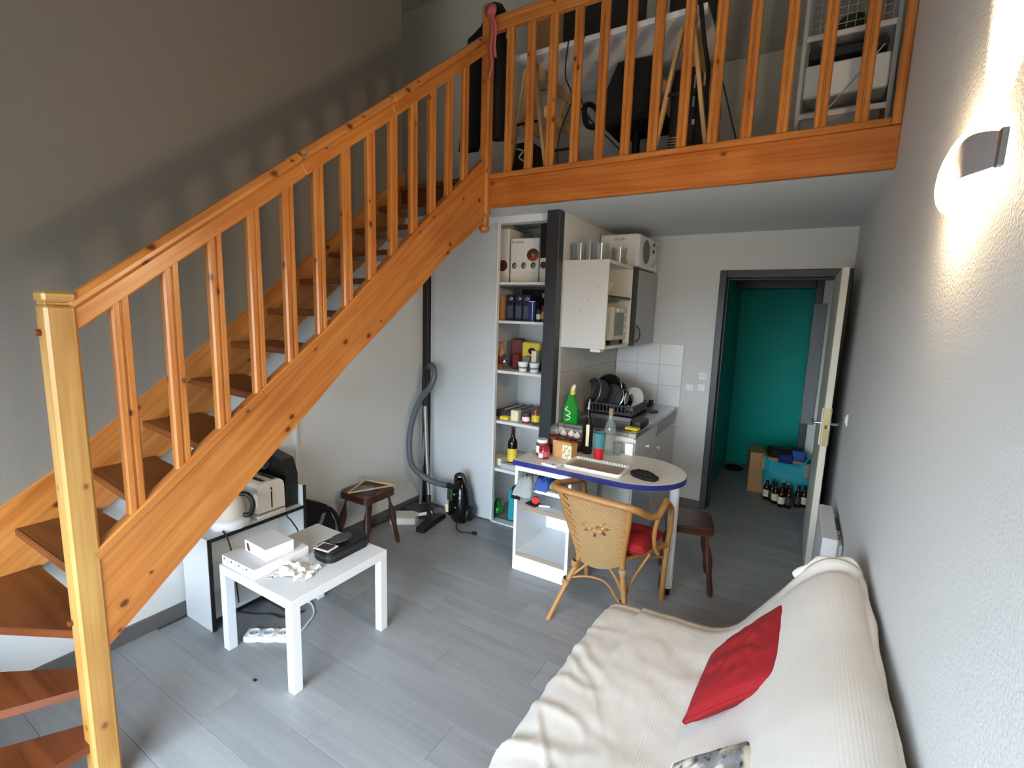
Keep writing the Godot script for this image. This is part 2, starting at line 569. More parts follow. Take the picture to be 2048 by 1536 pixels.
func room() -> void:
	# floor: a dark joint bed with grey vinyl planks laid along x
	var b := MB.new()
	b.bx(Vector3(-3.0, -0.12, -8.0), Vector3(0.5, -0.004, 1.12), 0.0)
	var fl := struct("floor", b, "grout")
	var w := 0.19
	var z := 1.0
	var row := 0
	while z > -6.5:
		var x := -3.0 + fmod(row * 0.47, 1.25) - 1.25
		while x < 0.5:
			var x0 := maxf(x, -2.86)
			var x1 := minf(x + 1.25, XR + 0.02)
			if z < ZB: x0 = maxf(x0, -0.75)
			if x1 - x0 > 0.04:
				var p := MB.new()
				p.bx(Vector3(x0 + 0.0005, -0.004, z - w + 0.0005), Vector3(x1 - 0.0005, 0.0, z - 0.0005), 0.0008, Vector2(rng.randf() * 3, rng.randf() * 3))
				part("plank", p, "plank%d" % (rng.randi() % 5), fl)
			x += 1.25
		z -= w
		row += 1
	# left wall: white below the stair string, taupe above it
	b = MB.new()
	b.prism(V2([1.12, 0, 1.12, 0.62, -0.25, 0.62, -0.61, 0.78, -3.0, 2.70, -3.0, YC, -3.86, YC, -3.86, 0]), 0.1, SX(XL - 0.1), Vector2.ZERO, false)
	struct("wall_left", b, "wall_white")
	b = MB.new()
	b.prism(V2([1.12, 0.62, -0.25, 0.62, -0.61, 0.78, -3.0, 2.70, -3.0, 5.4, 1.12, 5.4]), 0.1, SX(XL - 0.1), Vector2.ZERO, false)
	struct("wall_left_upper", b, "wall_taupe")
	b = MB.new()
	b.bx(Vector3(-3.9, LOFT, -3.0), Vector3(XL - 0.1, 5.4, -2.9), 0.0)
	b.bx(Vector3(-3.9, LOFT, -4.0), Vector3(-3.8, 5.4, -2.9), 0.0)
	struct("wall_left_recess", b, "loft_wall")
	b = MB.new()
	b.bx(Vector3(-3.9, LOFT, -4.0), Vector3(-0.98, 5.4, -3.9), 0.0)
	b.bx(Vector3(-1.08, LOFT, -4.7), Vector3(-0.98, 5.4, -3.95), 0.0)
	struct("wall_back_loft", b, "wall_white")
	# back wall with the doorway
	b = MB.new()
	b.bx(Vector3(-1.645, 0, ZB - 0.14), Vector3(-0.63, YC, ZB), 0.0)
	b.bx(Vector3(-0.63, 2.13, ZB - 0.14), Vector3(0.275, YC, ZB), 0.0)
	b.bx(Vector3(0.275, 0, ZB - 0.14), Vector3(XR, YC, ZB), 0.0)
	b.bx(Vector3(-1.1, LOFT, ZB - 0.14), Vector3(XR, 3.88, ZB), 0.0)
	struct("wall_back", b, "wall_white")
	b = MB.new()
	b.bx(Vector3(XR, -0.1, -6.5), Vector3(XR + 0.12, 5.5, 1.12), 0.0)
	struct("wall_right", b, "wall_right")
	# front wall behind the camera, with the window that lights the room
	b = MB.new()
	b.bx(Vector3(-2.96, 0, 1.0), Vector3(-2.3, 5.4, 1.12), 0.0)
	b.bx(Vector3(-0.1, 0, 1.0), Vector3(XR, 5.4, 1.12), 0.0)
	b.bx(Vector3(-2.3, 2.1, 1.0), Vector3(-0.1, 5.4, 1.12), 0.0)
	struct("wall_front", b, "wall_white")
	b = MB.new()
	for x in [-2.3, -1.23, -0.16]: b.bx(Vector3(x, 0.0, 1.03), Vector3(x + 0.06, 2.1, 1.1), 0.004)
	for y in [0.0, 2.04]: b.bx(Vector3(-2.24, y, 1.03), Vector3(-0.16, y + 0.06, 1.1), 0.004)
	struct("window_1", b, "white_gloss")
	# ceilings
	b = MB.new()
	b.prism(V2([1.12, 5.3, -3.2, 5.3, ZB - 0.14, 3.86, ZB - 0.14, 3.99, -3.15, 5.45, 1.12, 5.45]), 4.4, SX(-3.95), Vector2.ZERO, false)
	struct("ceiling", b, "loft_wall")
	b = MB.new()
	b.bx(Vector3(-2.96, YC, ZB - 0.1), Vector3(XR, LOFT - 0.02, -2.998), 0.0)
	b.bx(Vector3(-3.9, LOFT - 0.1, -4.0), Vector3(-2.96, LOFT - 0.02, -2.9), 0.0)
	var lo := struct("ceiling_under_loft", b, "ceiling_white")
	b = MB.new()
	b.bx(Vector3(-3.9, LOFT - 0.02, ZB), Vector3(XR, LOFT, -2.998), 0.0)
	part("loft_floor", b, "pine_clear", lo)
	# loft beam
	b = MB.new()
	b.bx(Vector3(-1.985, YC - 0.005, -2.997), Vector3(XR, 2.688, -2.957), 0.004, Vector2(0.3, 0.08))
	struct("trim_1", b, "pine_clear")
	# closet carcass and partition
	b = MB.new()
	b.bx(Vector3(-1.645, 0, ZB), Vector3(-1.548, YC, -3.21), 0.002)
	struct("wall_partition", b, "wall_white")
	b = MB.new()
	b.bx(Vector3(-1.648, 0.0, -3.285), Vector3(-1.545, YC, -3.2), 0.006)
	struct("trim_2", b, "charcoal")
	b = MB.new()
	b.bx(Vector3(-2.96, 0, -3.95), Vector3(-1.645, YC, -3.85), 0.0)
	b.bx(Vector3(-2.32, 0, -3.86), Vector3(-2.22, YC, -3.31), 0.0)
	struct("wall_closet", b, "wall_white")
	b = MB.new()
	b.bx(Vector3(-2.74, 0.012, -3.285), Vector3(-2.1, 2.45, -3.262), 0.004)
	var dr := struct("door_1", b, "door_panel")
	b = MB.new()
	b.bx(Vector3(-2.107, 0.01, -3.292), Vector3(-2.092, 2.45, -3.254), 0.003)
	part("door_stile", b, "white_satin", dr)
	b = MB.new()
	b.bx(Vector3(-2.86, 2.445, -3.36), Vector3(-1.645, YC, -3.27), 0.003)
	b.bx(Vector3(-2.1, 0.0, -3.34), Vector3(-1.645, 0.012, -3.265), 0.002)
	struct("trim_3", b, "white_satin")
	b = MB.new()
	b.bx(Vector3(-2.86, 0, -3.31), Vector3(-2.8, 2.45, -3.25), 0.003)
	struct("trim_4", b, "black")
	b = MB.new()
	b.bx(Vector3(-2.8, 0, -3.33), Vector3(-2.7, 2.45, -3.29), 0.003)
	struct("trim_5", b, "white_satin")
	# skirting
	b = MB.new()
	b.bx(Vector3(XL, 0, -3.25), Vector3(XL + 0.014, 0.085, 1.0), 0.004)
	struct("baseboard_left", b, "skirting")
	b = MB.new()
	b.bx(Vector3(-0.92, 0, ZB), Vector3(-0.63, 0.075, ZB + 0.014), 0.004)
	struct("baseboard_back", b, "skirting")
	# wall tiles behind and beside the kitchenette
	b = MB.new()
	b.bx(Vector3(-1.548, 0.93, ZB), Vector3(-0.905, 1.52, ZB + 0.004), 0.0)
	b.bx(Vector3(-1.548, 0.93, ZB), Vector3(-1.544, 1.52, -3.3), 0.0)
	var sp := struct("trim_6", b, "pale_grey")
	for i in 3:
		for j in 3:
			var p := MB.new()
			var x := -1.54 + 0.211 * i
			var y := 0.935 + 0.195 * j
			p.bx(Vector3(x + 0.001, y + 0.001, ZB + 0.004), Vector3(x + 0.21, y + 0.194, ZB + 0.0105), 0.0015)
			part("tile", p, "tile", sp)
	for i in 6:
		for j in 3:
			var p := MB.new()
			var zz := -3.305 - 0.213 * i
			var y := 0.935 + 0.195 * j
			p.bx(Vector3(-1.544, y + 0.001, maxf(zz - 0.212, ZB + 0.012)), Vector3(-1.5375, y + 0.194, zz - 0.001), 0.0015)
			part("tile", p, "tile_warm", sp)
	# hall behind the doorway
	b = MB.new()
	b.bx(Vector3(-0.77, 0, -6.55), Vector3(-0.65, YC, ZB - 0.14), 0.0)
	struct("wall_hall_left", b, "turquoise")
	b = MB.new()
	b.bx(Vector3(-0.77, 0, -6.55), Vector3(XR, YC, -6.42), 0.0)
	struct("wall_hall_back", b, "turquoise")
	b = MB.new()
	b.bx(Vector3(-0.77, 2.42, -6.55), Vector3(XR, 2.52, ZB - 0.1), 0.0)
	struct("ceiling_hall", b, "ceiling_white")
	# doorway frame, dark
	b = MB.new()
	b.bx(Vector3(-0.655, 0, ZB - 0.145), Vector3(-0.60, 2.185, ZB + 0.016), 0.004)
	b.bx(Vector3(0.262, 0, ZB - 0.145), Vector3(XR, 2.185, ZB + 0.016), 0.004)
	b.bx(Vector3(-0.60, 2.12, ZB - 0.145), Vector3(0.262, 2.185, ZB + 0.016), 0.004)
	b.bx(Vector3(-0.60, 0, ZB - 0.145), Vector3(-0.585, 2.12, ZB - 0.06), 0.003)
	b.bx(Vector3(-0.585, 2.105, ZB - 0.145), Vector3(0.262, 2.12, ZB - 0.06), 0.003)
	struct("trim_7", b, "charcoal")
	b = MB.new()
	b.bx(Vector3(0.085, 0, -5.86), Vector3(0.155, 2.19, -5.76), 0.004)
	b.bx(Vector3(-0.65, 2.1, -5.86), Vector3(0.085, 2.19, -5.76), 0.004)
	struct("trim_8", b, "charcoal")
	b = MB.new()
	b.bx(Vector3(0.155, 0, -5.87), Vector3(XR, 2.45, -5.75), 0.0)
	b.bx(Vector3(-0.65, 2.19, -5.87), Vector3(0.155, 2.45, -5.75), 0.0)
	struct("wall_hall_inner", b, "wall_white")
	# the room door, opened against the right wall
	b = MB.new()
	b.bx(Vector3(0.182, 0.012, -4.59), Vector3(0.222, 2.115, -3.708), 0.003)
	dr = struct("door_2", b, "door_cream")
	b = MB.new()
	b.bx(Vector3(0.19, 0.96, -3.7085), Vector3(0.214, 1.21, -3.7045), 0.001)
	part("lock_plate", b, "brass", dr)
	b = MB.new()
	b.bx(Vector3(0.196, 1.075, -3.7045), Vector3(0.208, 1.1, -3.7015), 0.001)
	part("latch", b, "dark_grey", dr)
	for s in [-1, 1]:
		b = MB.new()
		var x: float = 0.182 if s < 0 else 0.222
		b.bx(Vector3(minf(x, x + s * 0.008), 0.955, -3.795), Vector3(maxf(x, x + s * 0.008), 1.205, -3.755), 0.002)
		part("handle_plate", b, "white_gloss", dr)
		b = MB.new()
		b.tube([Vector3(x, 1.1, -3.775), Vector3(x + s * 0.045, 1.1, -3.775), Vector3(x + s * 0.05, 1.1, -3.79), Vector3(x + s * 0.05, 1.1, -3.9)], 0.009, 10)
		part("door_handle", b, "chrome", dr)

func staircase() -> void:
	var at := Vector3(-2.4, 0, -0.6)
	var st := thing("staircase", "varnished pine staircase with open treads and slatted banister, rising along the left wall", "staircase", at)
	var b := MB.new(at)
	# strings: boards lying along the slope
	var th := atan(0.8)
	var fr := Basis(Vector3(0, sin(th), -cos(th)), Vector3(0, cos(th), sin(th)), Vector3(1, 0, 0))
	var along := func(zy: Array) -> PackedVector2Array:
		var out := PackedVector2Array()
		for i in range(0, zy.size(), 2):
			var q := Vector3(0, zy[i + 1] - 0.5, zy[i] + 0.6)
			out.append(Vector2(q.dot(fr.x), q.dot(fr.y)))
		return out
	b.prism(along.call([-0.6, 0.53, -1.154, 1.0, -1.712, 1.48, -2.249, 1.89, -2.535, 2.13, -2.95, 2.41, -2.95, 2.80, -2.605, 2.535, -2.29, 2.25, -1.92, 1.93, -1.58, 1.635, -1.24, 1.37, -0.93, 1.13, -0.6, 0.865]), 0.038, Transform3D(fr, Vector3(-2.042, 0.5, -0.6)), Vector2(0.2, 0.16))
	part("outer_string", b, "pine", st)
	b = MB.new(at)
	b.prism(along.call([0.28, 0.0, 0.28, 0.60, -0.25, 0.68, -0.567, 0.882, -0.754, 1.0, -1.24, 1.39, -1.61, 1.68, -1.96, 1.976, -2.295, 2.235, -2.79, 2.66, -3.0, 2.84, -3.0, 2.45, -2.05, 1.675, -1.64, 1.333, -1.15, 0.94, -0.66, 0.562, -0.3, 0.3, 0.1, 0.0]), 0.03, Transform3D(fr, Vector3(XL + 0.001, 0.5, -0.6)), Vector2(0.9, 0.06))
	part("wall_string", b, "pine", st)
	b = MB.new(at)
	b.bx(Vector3(-2.83, 0.0, 0.25), Vector3(-1.96, 0.42, 0.28), 0.003)
	part("front_string", b, "pine", st)
	# cap strip on the outer string
	b = MB.new(at)
	var cp := [Vector3(0, 0.868, -0.605), Vector3(0, 1.365, -1.24), Vector3(0, 1.64, -1.60), Vector3(0, 2.25, -2.29), Vector3(0, 2.77, -2.91)]
	for i in 4: b.beam(cp[i] + Vector3(-2.024, 0.02, 0), cp[i + 1] + Vector3(-2.024, 0.02, 0), 0.052, 0.036, Vector3.UP, 0.004, Vector2(i * 0.7, 0.2))
	part("cap_strip", b, "pine", st)
	# treads
	var poly := {1: [-2.03, -0.56, -1.99, 0.25, -2.66, 0.25, -2.13, -0.6], 2: [-2.075, -0.557, -2.54, 0.25, -2.84, 0.25, -2.84, -0.1, -2.16, -0.63], 3: [-2.11, -0.585, -2.146, -0.566, -2.84, -0.18, -2.84, -0.655, -2.11, -0.655]}
	for k in range(1, 14):
		var zn := [0, 0, 0, 0, -0.605, -0.87, -1.105, -1.343, -1.571][k] as float if k < 9 else -1.571 - 0.231 * (k - 8)
		var zo := zn + ([0, 0, 0, 0, -0.005, 0.06, 0.06, 0.07, 0.05][k] as float if k < 9 else 0.0)
		var q: Array = poly[k] if k < 4 else [-2.835, zn, -2.043, zo, -2.043, zo - 0.265, -2.835, zn - 0.265]
		b = MB.new(at)
		b.prism(V2(q), 0.032, SY(k * 0.194 - 0.032), Vector2(rng.randf(), rng.randf()), false)
		part("tread", b, "tread", st)
		if k > 3:
			b = MB.new(at)
			b.beam(Vector3(-2.835, k * 0.194 - 0.017, zn + 0.004), Vector3(-2.043, k * 0.194 - 0.017, zo + 0.004), 0.012, 0.034, Vector3.UP, 0.005)
			part("nosing", b, "tread", st)
	b = MB.new(at)
	b.bx(Vector3(-2.84, LOFT - 0.22, -3.0), Vector3(-2.04, LOFT - 0.002, -2.965), 0.004)
	b.bx(Vector3(-2.84, LOFT - 0.04, -2.975), Vector3(-2.04, LOFT, -2.94), 0.006)
	part("landing_board", b, "tread", st)
	# newel with a grooved cap
	b = MB.new(at)
	b.bx(Vector3(-2.078, 0, -0.623), Vector3(-1.998, 1.748, -0.543), 0.009, Vector2(0.1, 0.1))
	var nw := part("newel_post", b, "pine_pale", st)
	b = MB.new(at)
	b.bx(Vector3(-2.075, 1.748, -0.620), Vector3(-2.001, 1.756, -0.546), 0.002)
	b.bx(Vector3(-2.08, 1.756, -0.625), Vector3(-1.996, 1.79, -0.541), 0.008)
	part("newel_cap", b, "pine_pale", nw)
	b = MB.new(at)
	b.tube([Vector3(-2.05, 1.66, -0.55), Vector3(-2.05, 1.66, -0.532)], 0.011, 12)
	part("peg", b, "tread", nw)
	b = MB.new(at)
	b.tube([Vector3(-2.06, 0.66, -0.55), Vector3(-2.06, 0.66, -0.532)], 0.010, 12)
	part("peg", b, "tread", nw)
	# handrail
	b = MB.new(at)
	var hr := [Vector3(0, 1.705, -0.60), Vector3(0, 2.40, -1.477), Vector3(0, 2.845, -2.05), Vector3(0, 3.545, -2.92)]
	for i in 3:
		b.beam(hr[i] + Vector3(-2.03, -0.018, 0), hr[i + 1] + Vector3(-2.03, -0.018, 0), 0.042, 0.062, Vector3.UP, 0.006, Vector2(i, 0.1))
		b.beam(hr[i] + Vector3(-2.03, 0.034, 0), hr[i + 1] + Vector3(-2.03, 0.034, 0), 0.066, 0.048, Vector3.UP, 0.018, Vector2(i * 0.4, 0.25))
	part("handrail", b, "pine", st)
	b = MB.new(at)
	b.bx(Vector3(-2.055, 2.44, -2.985), Vector3(-1.985, 3.80, -2.915), 0.012, Vector2(0.1, 0.2))
	var cpst := part("corner_post", b, "pine", st)
	b = MB.new(at)
	b.lathe([Vector2(0, 0), Vector2(0.02, 0), Vector2(0.036, 0.014), Vector2(0.04, 0.03), Vector2(0.034, 0.045), Vector2(0.026, 0.05), Vector2(0.026, 0.058), Vector2(0.033, 0.066), Vector2(0.034, 0.095), Vector2(0.03, 0.12), Vector2(0, 0.12)], T(Vector3(-2.02, 2.325, -2.95)), 20)
	part("finial", b, "pine", cpst)
	# balusters, each a slat with a groove down its face
	for i in 13:
		var z := -0.745 - 0.1635 * i
		var lo := 0.0
		for j in 4:
			if z <= cp[j].z and z >= cp[j + 1].z: lo = lerpf(cp[j].y, cp[j + 1].y, (z - cp[j].z) / (cp[j + 1].z - cp[j].z))
		var hi := 0.0
		for j in 3:
			if z <= hr[j].z and z >= hr[j + 1].z: hi = lerpf(hr[j].y, hr[j + 1].y, (z - hr[j].z) / (hr[j + 1].z - hr[j].z))
		slat(st, Vector3(-2.026, lo + 0.01, z), hi - lo - 0.02, 0.0, at)

func slat(parent: Node, foot: Vector3, height: float, turn: float, at: Vector3) -> void:
	var b := MB.new(at)
	var g := V2([-0.015, -0.028, 0.008, -0.028, 0.0155, -0.022, 0.0155, -0.006, 0.008, -0.002, 0.008, 0.002, 0.0155, 0.006, 0.0155, 0.022, 0.008, 0.028, -0.015, 0.028])
	b.prism(g, height, Transform3D(Basis(Vector3.UP, turn) * Basis(Vector3(1, 0, 0), Vector3(0, 0, 1), Vector3(0, 1, 0)), foot), Vector2(rng.randf() * 2, rng.randf()), false)
	part("baluster", b, "pine", parent)

func loft_railing() -> void:
	var at := Vector3(-0.85, LOFT, -2.96)
	var st := thing("loft_railing", "varnished pine railing with grooved slats along the open edge of the loft", "railing", at)
	var b := MB.new(at)
	b.bx(Vector3(-1.985, 2.688, -3.02), Vector3(0.262, 2.722, -2.945), 0.006, Vector2(0.5, 0.1))
	part("bottom_rail", b, "pine", st)
	b = MB.new(at)
	b.bx(Vector3(-1.985, 3.63, -2.995), Vector3(XR, 3.70, -2.945), 0.006)
	b.bx(Vector3(-1.985, 3.675, -3.005), Vector3(XR, 3.725, -2.935), 0.016, Vector2(0.4, 0.2))
	part("handrail", b, "pine", st)
	for x in [-1.852, -1.692, -1.532, -1.36, -1.192, -1.027, -0.862, -0.697, -0.53, -0.362, -0.193, -0.026, 0.142]:
		slat(st, Vector3(x, 2.715, -2.972), 0.93, -PI / 2, at)
	b = MB.new(at)
	b.bx(Vector3(0.262, 2.69, -3.0), Vector3(XR - 0.002, 3.64, -2.945), 0.006)
	part("wall_post", b, "pine", st)

func sconce() -> void:
	var at := Vector3(XR, 2.08, -1.25)
	var th := thing("wall_lamp", "lit wall lamp with a pointed metal shield on the right wall", "wall lamp", at)
	var b := MB.new(at)
	b.bx(Vector3(XR - 0.012, 2.05, -1.56), Vector3(XR, 2.15, -1.44), 0.004)
	part("back_plate", b, "white_satin", th)
	# shield: a bowed plate, pointed at its far end
	var P := []
	var Q := []
	for i in 17:
		var q := i / 16.0
		var z := lerpf(-1.455, -0.925, q)
		var x := 0.249 - 0.044 * sin(PI * 0.5 * minf(q * 1.3, 1.0))
		var top := 2.088 + 0.02 * sin(PI * q) - 0.058 * q * q
		var low := 2.086 - 0.098 * pow(q, 0.85)
		var r0 := []
		var r1 := []
		for j in 5:
			var y := lerpf(top, low, j / 4.0)
			r0.append(Vector3(x, y, z)); r1.append(Vector3(x + 0.003, y, z))
		P.append(r0); Q.append(r1)
	b = MB.new(at)
	b.surf(P, 1, 1, Vector3(XR + 0.3, 2.085, -1.25))
	b.surf(Q, 1, 1, Vector3(-2, 2.085, -1.25))
	part("shield", b, "lamp_grey", th)
	b = MB.new(at)
	b.bx(Vector3(0.202, 1.985, -0.93), Vector3(0.21, 2.034, -0.918), 0.001)
	part("bracket", b, "steel", th)
	var bm := mat("bulb", c8(255, 244, 226), 0.5)
	bm.emission_enabled = true
	bm.emission = c8(255, 226, 186)
	bm.emission_energy_multiplier = 3.0
	b = MB.new(at)
	b.ball(Vector3(XR - 0.02, 2.115, -1.50), Vector3(0.04, 0.09, 0.21), 12, 24)
	part("frosted_glass", b, bm, th)
	var o := OmniLight3D.new()
	o.name = "bulb_light"
	o.light_color = c8(255, 222, 178)
	o.light_energy = LAMP_ENERGY * 0.019
	o.light_size = 0.03
	o.omni_range = 12.0
	o.omni_attenuation = 2.0
	o.shadow_enabled = true
	o.position = Vector3(-0.05, 0.03, -0.30)
	th.add_child(o)
	var l := SpotLight3D.new()
	l.name = "lamp_beam"
	l.light_color = c8(255, 222, 178)
	l.light_energy = LAMP_ENERGY
	l.light_size = 0.03
	l.spot_range = 12.0
	l.spot_attenuation = 2.0
	l.spot_angle = 36.0
	l.spot_angle_attenuation = 1.0
	l.shadow_enabled = true
	l.position = Vector3(-0.045, 0.06, -0.24)
	l.basis = Basis.looking_at(Vector3(0.10, 1.0, 0.28), Vector3(0, 0, 1))
	th.add_child(l)
	var a := AreaLight3D.new()
	a.name = "glass_light"
	a.light_color = c8(255, 218, 170)
	a.light_energy = GLASS_ENERGY
	a.area_size = Vector2(0.3, 0.16)
	a.area_normalize_energy = true
	a.area_range = 12.0
	a.area_attenuation = 2.0
	a.shadow_enabled = true
	a.position = Vector3(-0.072, 0.035, -0.33)
	a.basis = Basis.looking_at(Vector3(-1, 0.05, 0), Vector3.UP)
	th.add_child(a)

func one(called: String, b: MB, m, label: String, category: String, group := "") -> MeshInstance3D:
	var o := hold(called, b.mesh(), M[m] if m is String else m)
	tag(o, label, category, group)
	return o

func boxy(called: String, lo: Vector3, hi: Vector3, m, label: String, category: String, bev := 0.003, group := "", yaw := 0.0) -> MeshInstance3D:
	var c := Vector3((lo.x + hi.x) / 2, lo.y, (lo.z + hi.z) / 2)
	var b := MB.new()
	var h := (hi - lo) / 2
	b.bx(Vector3(-h.x, 0, -h.z), Vector3(h.x, h.y * 2, h.z), bev)
	var o := one(called, b, m, label, category, group)
	o.position = c
	o.rotation_degrees.y = yaw
	return o

func coffee_table() -> void:
	var at := Vector3(-2.11, 0, -1.495)
	var t := thing("coffee_table", "low white square coffee table with thick legs standing on the grey floor", "table", at)
	var b := MB.new(at)
	b.bx(Vector3(-2.40, 0.418, -1.785), Vector3(-1.82, 0.465, -1.205), 0.002)
	part("tabletop", b, "white_gloss", t)
	for q in [[-2.40, -1.785], [-1.866, -1.785], [-2.40, -1.251], [-1.866, -1.251]]:
		b = MB.new(at)
		b.bx(Vector3(q[0], 0, q[1]), Vector3(q[0] + 0.046, 0.418, q[1] + 0.046), 0.002)
		part("leg", b, "white_gloss", t)
	# flat box with printed dots and a smaller box on it
	var k := boxy("gift_box", Vector3(-2.39, 0.4655, -1.515), Vector3(-2.115, 0.516, -1.215), "paper", "flat white box with small dark printed dots, lying on the coffee table", "box", 0.002)
	for i in 8:
		b = MB.new()
		var big := i % 2 == 0
		b.tube([Vector3(-0.115 + 0.032 * i, 0.037 if big else 0.026, 0.150), Vector3(-0.115 + 0.032 * i, 0.037 if big else 0.026, 0.1506)], 0.0055 if big else 0.0035, 10)
		part("printed_dot", b, "charcoal" if big else "mid_grey", k)
	k = boxy("small_box", Vector3(-2.335, 0.516, -1.45), Vector3(-2.14, 0.576, -1.30), "paper", "small white cardboard box with reddish pictures, stacked on the flat box", "box", 0.002, "", -3)
	b = MB.new()
	b.prism(V2([-0.078, 0.045, -0.062, 0.05, -0.052, 0.028, -0.045, 0.012, -0.062, 0.008, -0.074, 0.022]), 0.0006, T(Vector3(0, 0, 0.075)))
	part("printed_picture", b, "maroon", k)
	b = MB.new()
	b.prism(V2([0.058, 0.01, 0.02, 0.004, -0.01, 0.012, -0.03, 0.03, -0.07, 0.055, -0.05, 0.03, -0.02, 0.016, 0.02, 0.012]), 0.0006, Transform3D(Basis(Vector3(0, 0, -1), Vector3.UP, Vector3(1, 0, 0)), Vector3(0.0975, 0, 0)))
	part("printed_picture", b, "pink", k)
	# rag
	b = MB.new()
	var nz := noise(77, 2.6, 3)
	var P := []
	for i in 25:
		var row := []
		for j in 19:
			var u := i / 24.0 - 0.5
			var w := j / 18.0 - 0.5
			var rim := 1.0 - pow(maxf(absf(u), absf(w)) * 2.0, 3.0)
			var n := nz.get_noise_2d(u * 0.9, w * 0.9)
			row.append(Vector3(u * (0.19 + 0.07 * n), 0.002 + maxf(0.0, 0.014 * rim + 0.05 * n * (0.3 + rim * 0.7)), w * (0.15 + 0.1 * nz.get_noise_2d(u, w + 3))))
		P.append(row)
	b.surf(P, 1, 1, Vector3(0, -1, 0))
	var rg := one("crumpled_cloth", b, "rag", "crumpled white cloth lying on the front of the coffee table", "cloth")
	rg.position = Vector3(-2.02, 0.4665, -1.375)
	rg.rotation_degrees.y = 20
	# black case with a framed card and a round lid on it
	var ca := thing("black_case", "rounded black zip case lying on the right side of the coffee table", "case", Vector3(-2.005, 0.4655, -1.64))
	b = MB.new()
	for q in [[0.0, 0.012, 0.96], [0.012, 0.05, 1.0], [0.05, 0.062, 0.94]]:
		b.prism(rrect(0.145 * q[2], 0.285 * q[2], 0.045, 6), q[1] - q[0], SY(q[0]))
	part("shell", b, "black", ca)
	b = MB.new()
	b.prism(rrect(0.1475, 0.2875, 0.046, 6), 0.004, SY(0.03))
	part("zip", b, "dark_grey", ca)
	var cd := boxy("framed_card", Vector3(-2.055, 0.5285, -1.575), Vector3(-1.955, 0.5325, -1.50), "paper", "white edged dark card resting on the end of the black case", "card", 0.001, "", 8)
	b = MB.new()
	b.bx(Vector3(-0.038, 0.004, -0.027), Vector3(0.038, 0.005, 0.027), 0.0)
	part("picture", b, "charcoal", cd)
	b = MB.new()
	b.lathe([Vector2(0, 0), Vector2(0.05, 0), Vector2(0.056, 0.004), Vector2(0.056, 0.008), Vector2(0.05, 0.011), Vector2(0, 0.012)], Transform3D(), 28)
	var lid := one("round_lid", b, "dark_grey", "dark round flat lid propped on top of the black case", "lid")
	lid.position = Vector3(-2.0, 0.542, -1.63)
	lid.rotation_degrees = Vector3(6, 0, 8)
	b = MB.new()
	b.tube([Vector3(-0.02, -0.004, 0.055), Vector3(0.02, -0.004, 0.057)], 0.006, 8)
	part("red_tab", b, "maroon", lid)
	# power strip, cord and flat black bag under the table
	var ps := thing("power_strip", "white power strip with three round sockets on the floor under the coffee table", "power strip", Vector3(-2.28, 0, -1.375))
	ps.rotation_degrees.y = 33
	b = MB.new()
	var sc := PackedVector2Array()
	for kk in 73:
		var a := TAU * kk / 72.0
		var x := 0.125 * cos(a)
		sc.append(Vector2(clampf(x * 1.06, -0.118, 0.118), signf(sin(a)) * minf(0.030 + 0.007 * absf(sin((x / 0.25 + 0.5) * PI * 3.0)), absf(sin(a)) * 0.08)))
	b.prism(sc.slice(0, 72), 0.032, SY(0.0))
	part("housing", b, "white_gloss", ps)
	for i in 3:
		b = MB.new()
		b.lathe([Vector2(0.031, 0.032), Vector2(0.031, 0.038), Vector2(0.026, 0.040), Vector2(0.022, 0.038), Vector2(0.021, 0.0335), Vector2(0, 0.0335)], T(Vector3(-0.075 + 0.075 * i, 0, 0)), 24)
		part("socket", b, "white_satin", ps)
	for i in 3:
		for s in [-1, 1]:
			b = MB.new()
			b.tube([Vector3(-0.075 + 0.075 * i + s * 0.009, 0.0335, 0), Vector3(-0.075 + 0.075 * i + s * 0.009, 0.0345, 0)], 0.003, 8)
			part("socket_hole", b, "black", ps)
	b = MB.new()
	var inv := ps.transform.affine_inverse()
	b.tube(spline([Vector3(-2.18, 0.012, -1.44), Vector3(-2.185, 0.006, -1.5), Vector3(-2.211, 0.006, -1.56), Vector3(-2.258, 0.006, -1.637), Vector3(-2.369, 0.006, -1.69), Vector3(-2.42, 0.006, -1.62)], 6), 0.005, 8)
	var cd2 := part("cord", b, "white_gloss", ps)
	cd2.transform = inv
	b = MB.new()
	b.prism(rrect(0.3, 0.2, 0.05, 5), 0.05, SY(0.0))
	var fb := one("flat_bag", b, "dark_grey", "flat dark bag lying on the floor under the coffee table", "bag")
	fb.position = Vector3(-2.53, 0, -1.66)
	b = MB.new()
	b.tube(spline([Vector3(-2.56, 0.09, -1.33), Vector3(-2.52, 0.03, -1.42), Vector3(-2.44, 0.008, -1.5), Vector3(-2.36, 0.008, -1.52), Vector3(-2.32, 0.008, -1.62)], 6), 0.005, 8)
	one("extension_lead", b, "black", "black power lead looping on the floor under the coffee table", "cable")
	b = MB.new()
	b.bx(Vector3(-0.009, 0, -0.006), Vector3(0.009, 0.004, 0.006), 0.001)
	var cr := one("dark_crumb", b, "black", "tiny dark scrap on the floor in front of the coffee table", "scrap")
	cr.position = Vector3(-2.057, 0.0005, -1.161)

